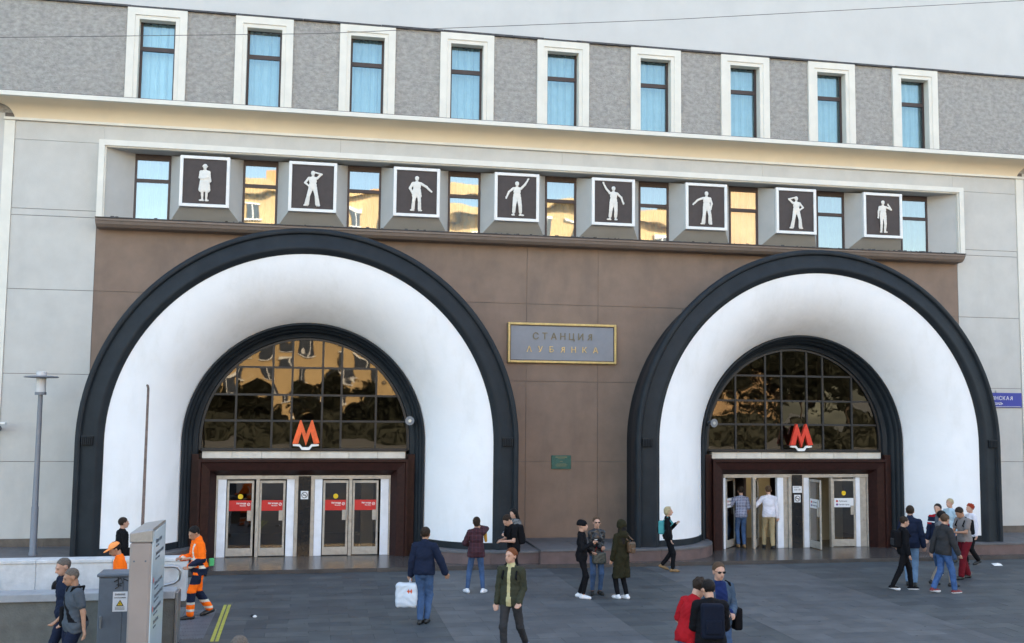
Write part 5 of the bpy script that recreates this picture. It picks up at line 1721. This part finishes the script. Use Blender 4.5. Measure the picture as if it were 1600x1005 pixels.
# --- the group on the right
b, J, s = person('young man in black with white-soled shoes at the left of the right group', 13.72, 22.2, 1.68, 78, D_(head=(10, 10), feet=((-.09, .30, .03, 0, .03), (.08, -.22, 0, 0)), hands=ARMD, sw=.16), D_(mat=BLK, inf=.026, hem=.86), D_(mat=BLK, inf=.012), [BLK, SHW], ('short', HD))
backpack(b, J, s, BLK, 'black backpack with small white tags on the young man in black', (.14, .08, .21), pocket=CHAR)
person('tall man in navy jacket and light blue jeans at the back of the right group', 14.25, 22.75, 1.87, 148, D_(feet=((-.07, .08, 0, 0), (.07, -.05, 0, 0)), hands=((-.28, .0, .80), (.28, .0, .80)), fat=1.02), D_(mat=NAVY, inf=.032, hem=.84, fold=.005, collar=.04), D_(mat=JEANL, inf=.014), [SHB], ('short', HD))
person('man in dark grey jacket, bright jeans and dark red sneakers walking right', 14.42, 21.7, 1.78, 98, D_(feet=((-.09, -.24, 0, 0), (.09, .20, .03, 0, .02)), hands=SWING2, lean=4, fat=1.0, head=(8, 10)), D_(mat=CHAR, inf=.032, hem=.86, fold=.005, collar=.03), D_(mat=JEANB, inf=.016), [SHR, SHW], ('short', HBR))
person('man in grey sweater and beige trousers behind the dark grey jacket', 14.98, 22.6, 1.76, 82, D_(feet=((-.09, -.20, 0, 0), (.09, .18, .03, 0, .02)), hands=SWING, head=(5, -5)), D_(mat=GRY, inf=.022, hem=.88, name='sweater'), D_(mat=BEIG, inf=.012), [SHB], ('short', HB))


def rfun(C):
    z = C[:, 2]; r = np.zeros(len(C)); r[z > 1.44] = 1; r[(z > 1.30) & (z < 1.325)] = 2; r[(z > 1.25) & (z < 1.30) & (np.abs(C[:, 0]) > .14)] = 1; r[z < .845] = 2
    r[(np.abs(C[:, 0]) < .04) & (C[:, 1] < 0)] = 3
    return r


person('dark-haired man in navy jacket with red and white stripes facing left', 15.95, 24.2, 1.77, -52, D_(feet=((-.10, .20, .03, 0, .02), (.10, -.18, 0, 0)), hands=ARMD), D_(mat=[NAVY, REDP, SHW, SLATEG], fun=rfun, inf=.03, hem=.82), D_(mat=JEAN, inf=.012), [NAVY, SHW], ('short', HB))
b, J, s = person('man in grey T-shirt and maroon trousers looking down at his phone', 16.22, 23.5, 1.79, -80, D_(feet=((-.09, .14, 0, 0), (.09, -.26, 0, 0)), head=(36, 0), lean=6, fat=1.06, hands=((-.10, -.36, 1.14), (.06, -.36, 1.14)), elbows=PHE), D_(mat=GRYT, sleeve=.6, inf=.020, hem=.90, name='tshirt'), D_(mat=MARO, inf=.022, bell=.006), [SHB], ('short', HD), skin=SKIN2)
backpack(b, J, s, BLK, 'black backpack on the man in maroon trousers', (.12, .06, .19)); phone(b, J, s, 'R', 'phone in the hands of the man in maroon trousers')
person('red-haired woman in white shirt and black trousers at the far right', 17.80, 25.5, 1.63, -88, D_(sw=.150, hands=((-.28, .1, .84), (.28, -.04, .80)), feet=WALK(.14)), D_(mat=WSH, inf=.026, hem=.84, name='shirt'), D_(mat=BLK, inf=.02), [SHB], ('curly', HRED))
person('fair-haired person in light blue shirt half hidden behind the right group', 17.62, 26.15, 1.72, -74, D_(), D_(mat=LBL, inf=.022, name='shirt'), D_(mat=JEAN), [SHB], ('short', HBL))

# ---------------------------------------------------------------- relief figures
NOF = ((-.10, 0, 0, -60), (.10, 0, 0, 60))
rel = [
    (D_(feet=((-.075, 0, 0, -40), (.085, 0, 0, 30)), hands=((.06, -.14, 1.16), (-.05, -.15, 1.10)), elbows=((-1, .2, -.4), (1, .2, -.4)), sw=.150), D_(inf=.03, hem=.52, flare=.05), D_(inf=.0), 'hat'),
    (D_(feet=((-.24, 0, 0, -40), (.22, 0, 0, 30)), hands=((-.16, -.06, .98), (.12, -.05, 1.66)), elbows=((-1, .3, -.1), (1, 0, .6)), drop=.03), D_(inf=.008, hem=.9), D_(inf=.02, bell=.035), None),
    (D_(feet=((-.16, 0, 0, -40), (.13, 0, 0, 30)), hands=((-.20, -.06, .92), (.58, -.05, 1.06)), elbows=((-1, .3, -.1), (.6, 0, .8)), drop=.02), D_(inf=.02, hem=.76, flare=.03), D_(inf=.014, bell=.02), None),
    (D_(feet=((-.15, 0, 0, -30), (.17, 0, 0, 50)), hands=((-.46, -.04, .96), (.50, -.04, 1.86)), elbows=((-.4, 0, .6), (.8, 0, -.6)), drop=.02), D_(inf=.012, hem=.92), D_(inf=.026, len=.75), None),
    (D_(feet=((-.17, 0, 0, -50), (.10, 0, 0, 20)), hands=((-.48, -.04, 1.88), (.44, -.04, .96)), elbows=((-.8, 0, -.6), (.4, 0, .6)), drop=.01), D_(inf=.012, hem=.92), D_(inf=.026, len=.75), None),
    (D_(feet=((-.16, 0, 0, -50), (.18, 0, 0, 20)), hands=((-.60, -.04, 1.10), (.20, -.06, .88)), elbows=((-.6, 0, .8), (1, .2, 0)), drop=.02), D_(inf=.014, hem=.80), D_(inf=.02, bell=.03), None),
    (D_(feet=((-.22, 0, 0, -50), (.20, 0, 0, 30)), hands=((-.14, -.06, 1.66), (.15, -.06, 1.0)), elbows=((-1, 0, .5), (1, .2, 0)), drop=.03), D_(inf=.008, hem=.9), D_(inf=.02, bell=.03), None),
    (D_(feet=((-.10, 0, 0, -30), (.09, 0, 0, 30)), hands=((-.26, -.05, .86), (.30, -.05, 1.50)), elbows=((-1, .2, 0), (1, 0, -.6))), D_(inf=.008, hem=.9), D_(inf=.012), None)]
for (e, x), (P, T, B, hat) in zip(RELIEFS, rel):
    J = skeleton(P)
    pr = body_prims(J, P) + top_prims(J, P, T) + leg_prims(J, P, B) + shoe_prims(J, 'R') + shoe_prims(J, 'L')
    pr.append(('e', J['head'] + np.array([0, .01, .03]), (.092, .108, .102), None))
    if hat:
        pr += [('e', J['head'] + np.array([0, 0, .045]), (.13, .12, .03), None), ('e', J['head'] + np.array([0, 0, .08]), (.085, .09, .08), None), ('c', J['waist'] + np.array([.2, -.05, -.02]), J['waist'] + np.array([.2, -.05, -.10]), .07, .08)]
    V, Q = sdf_mesh(pr, .016, .018, noise=(.004, 55))
    V = V * np.array([1.13, .38, 1]); V = V * (.99 / 1.745)
    o = mesh_obj('figure', V, Q, FIGW, e)
    o.location = (0.0, 28.50 - 28.55, 9.66 - 9.5)
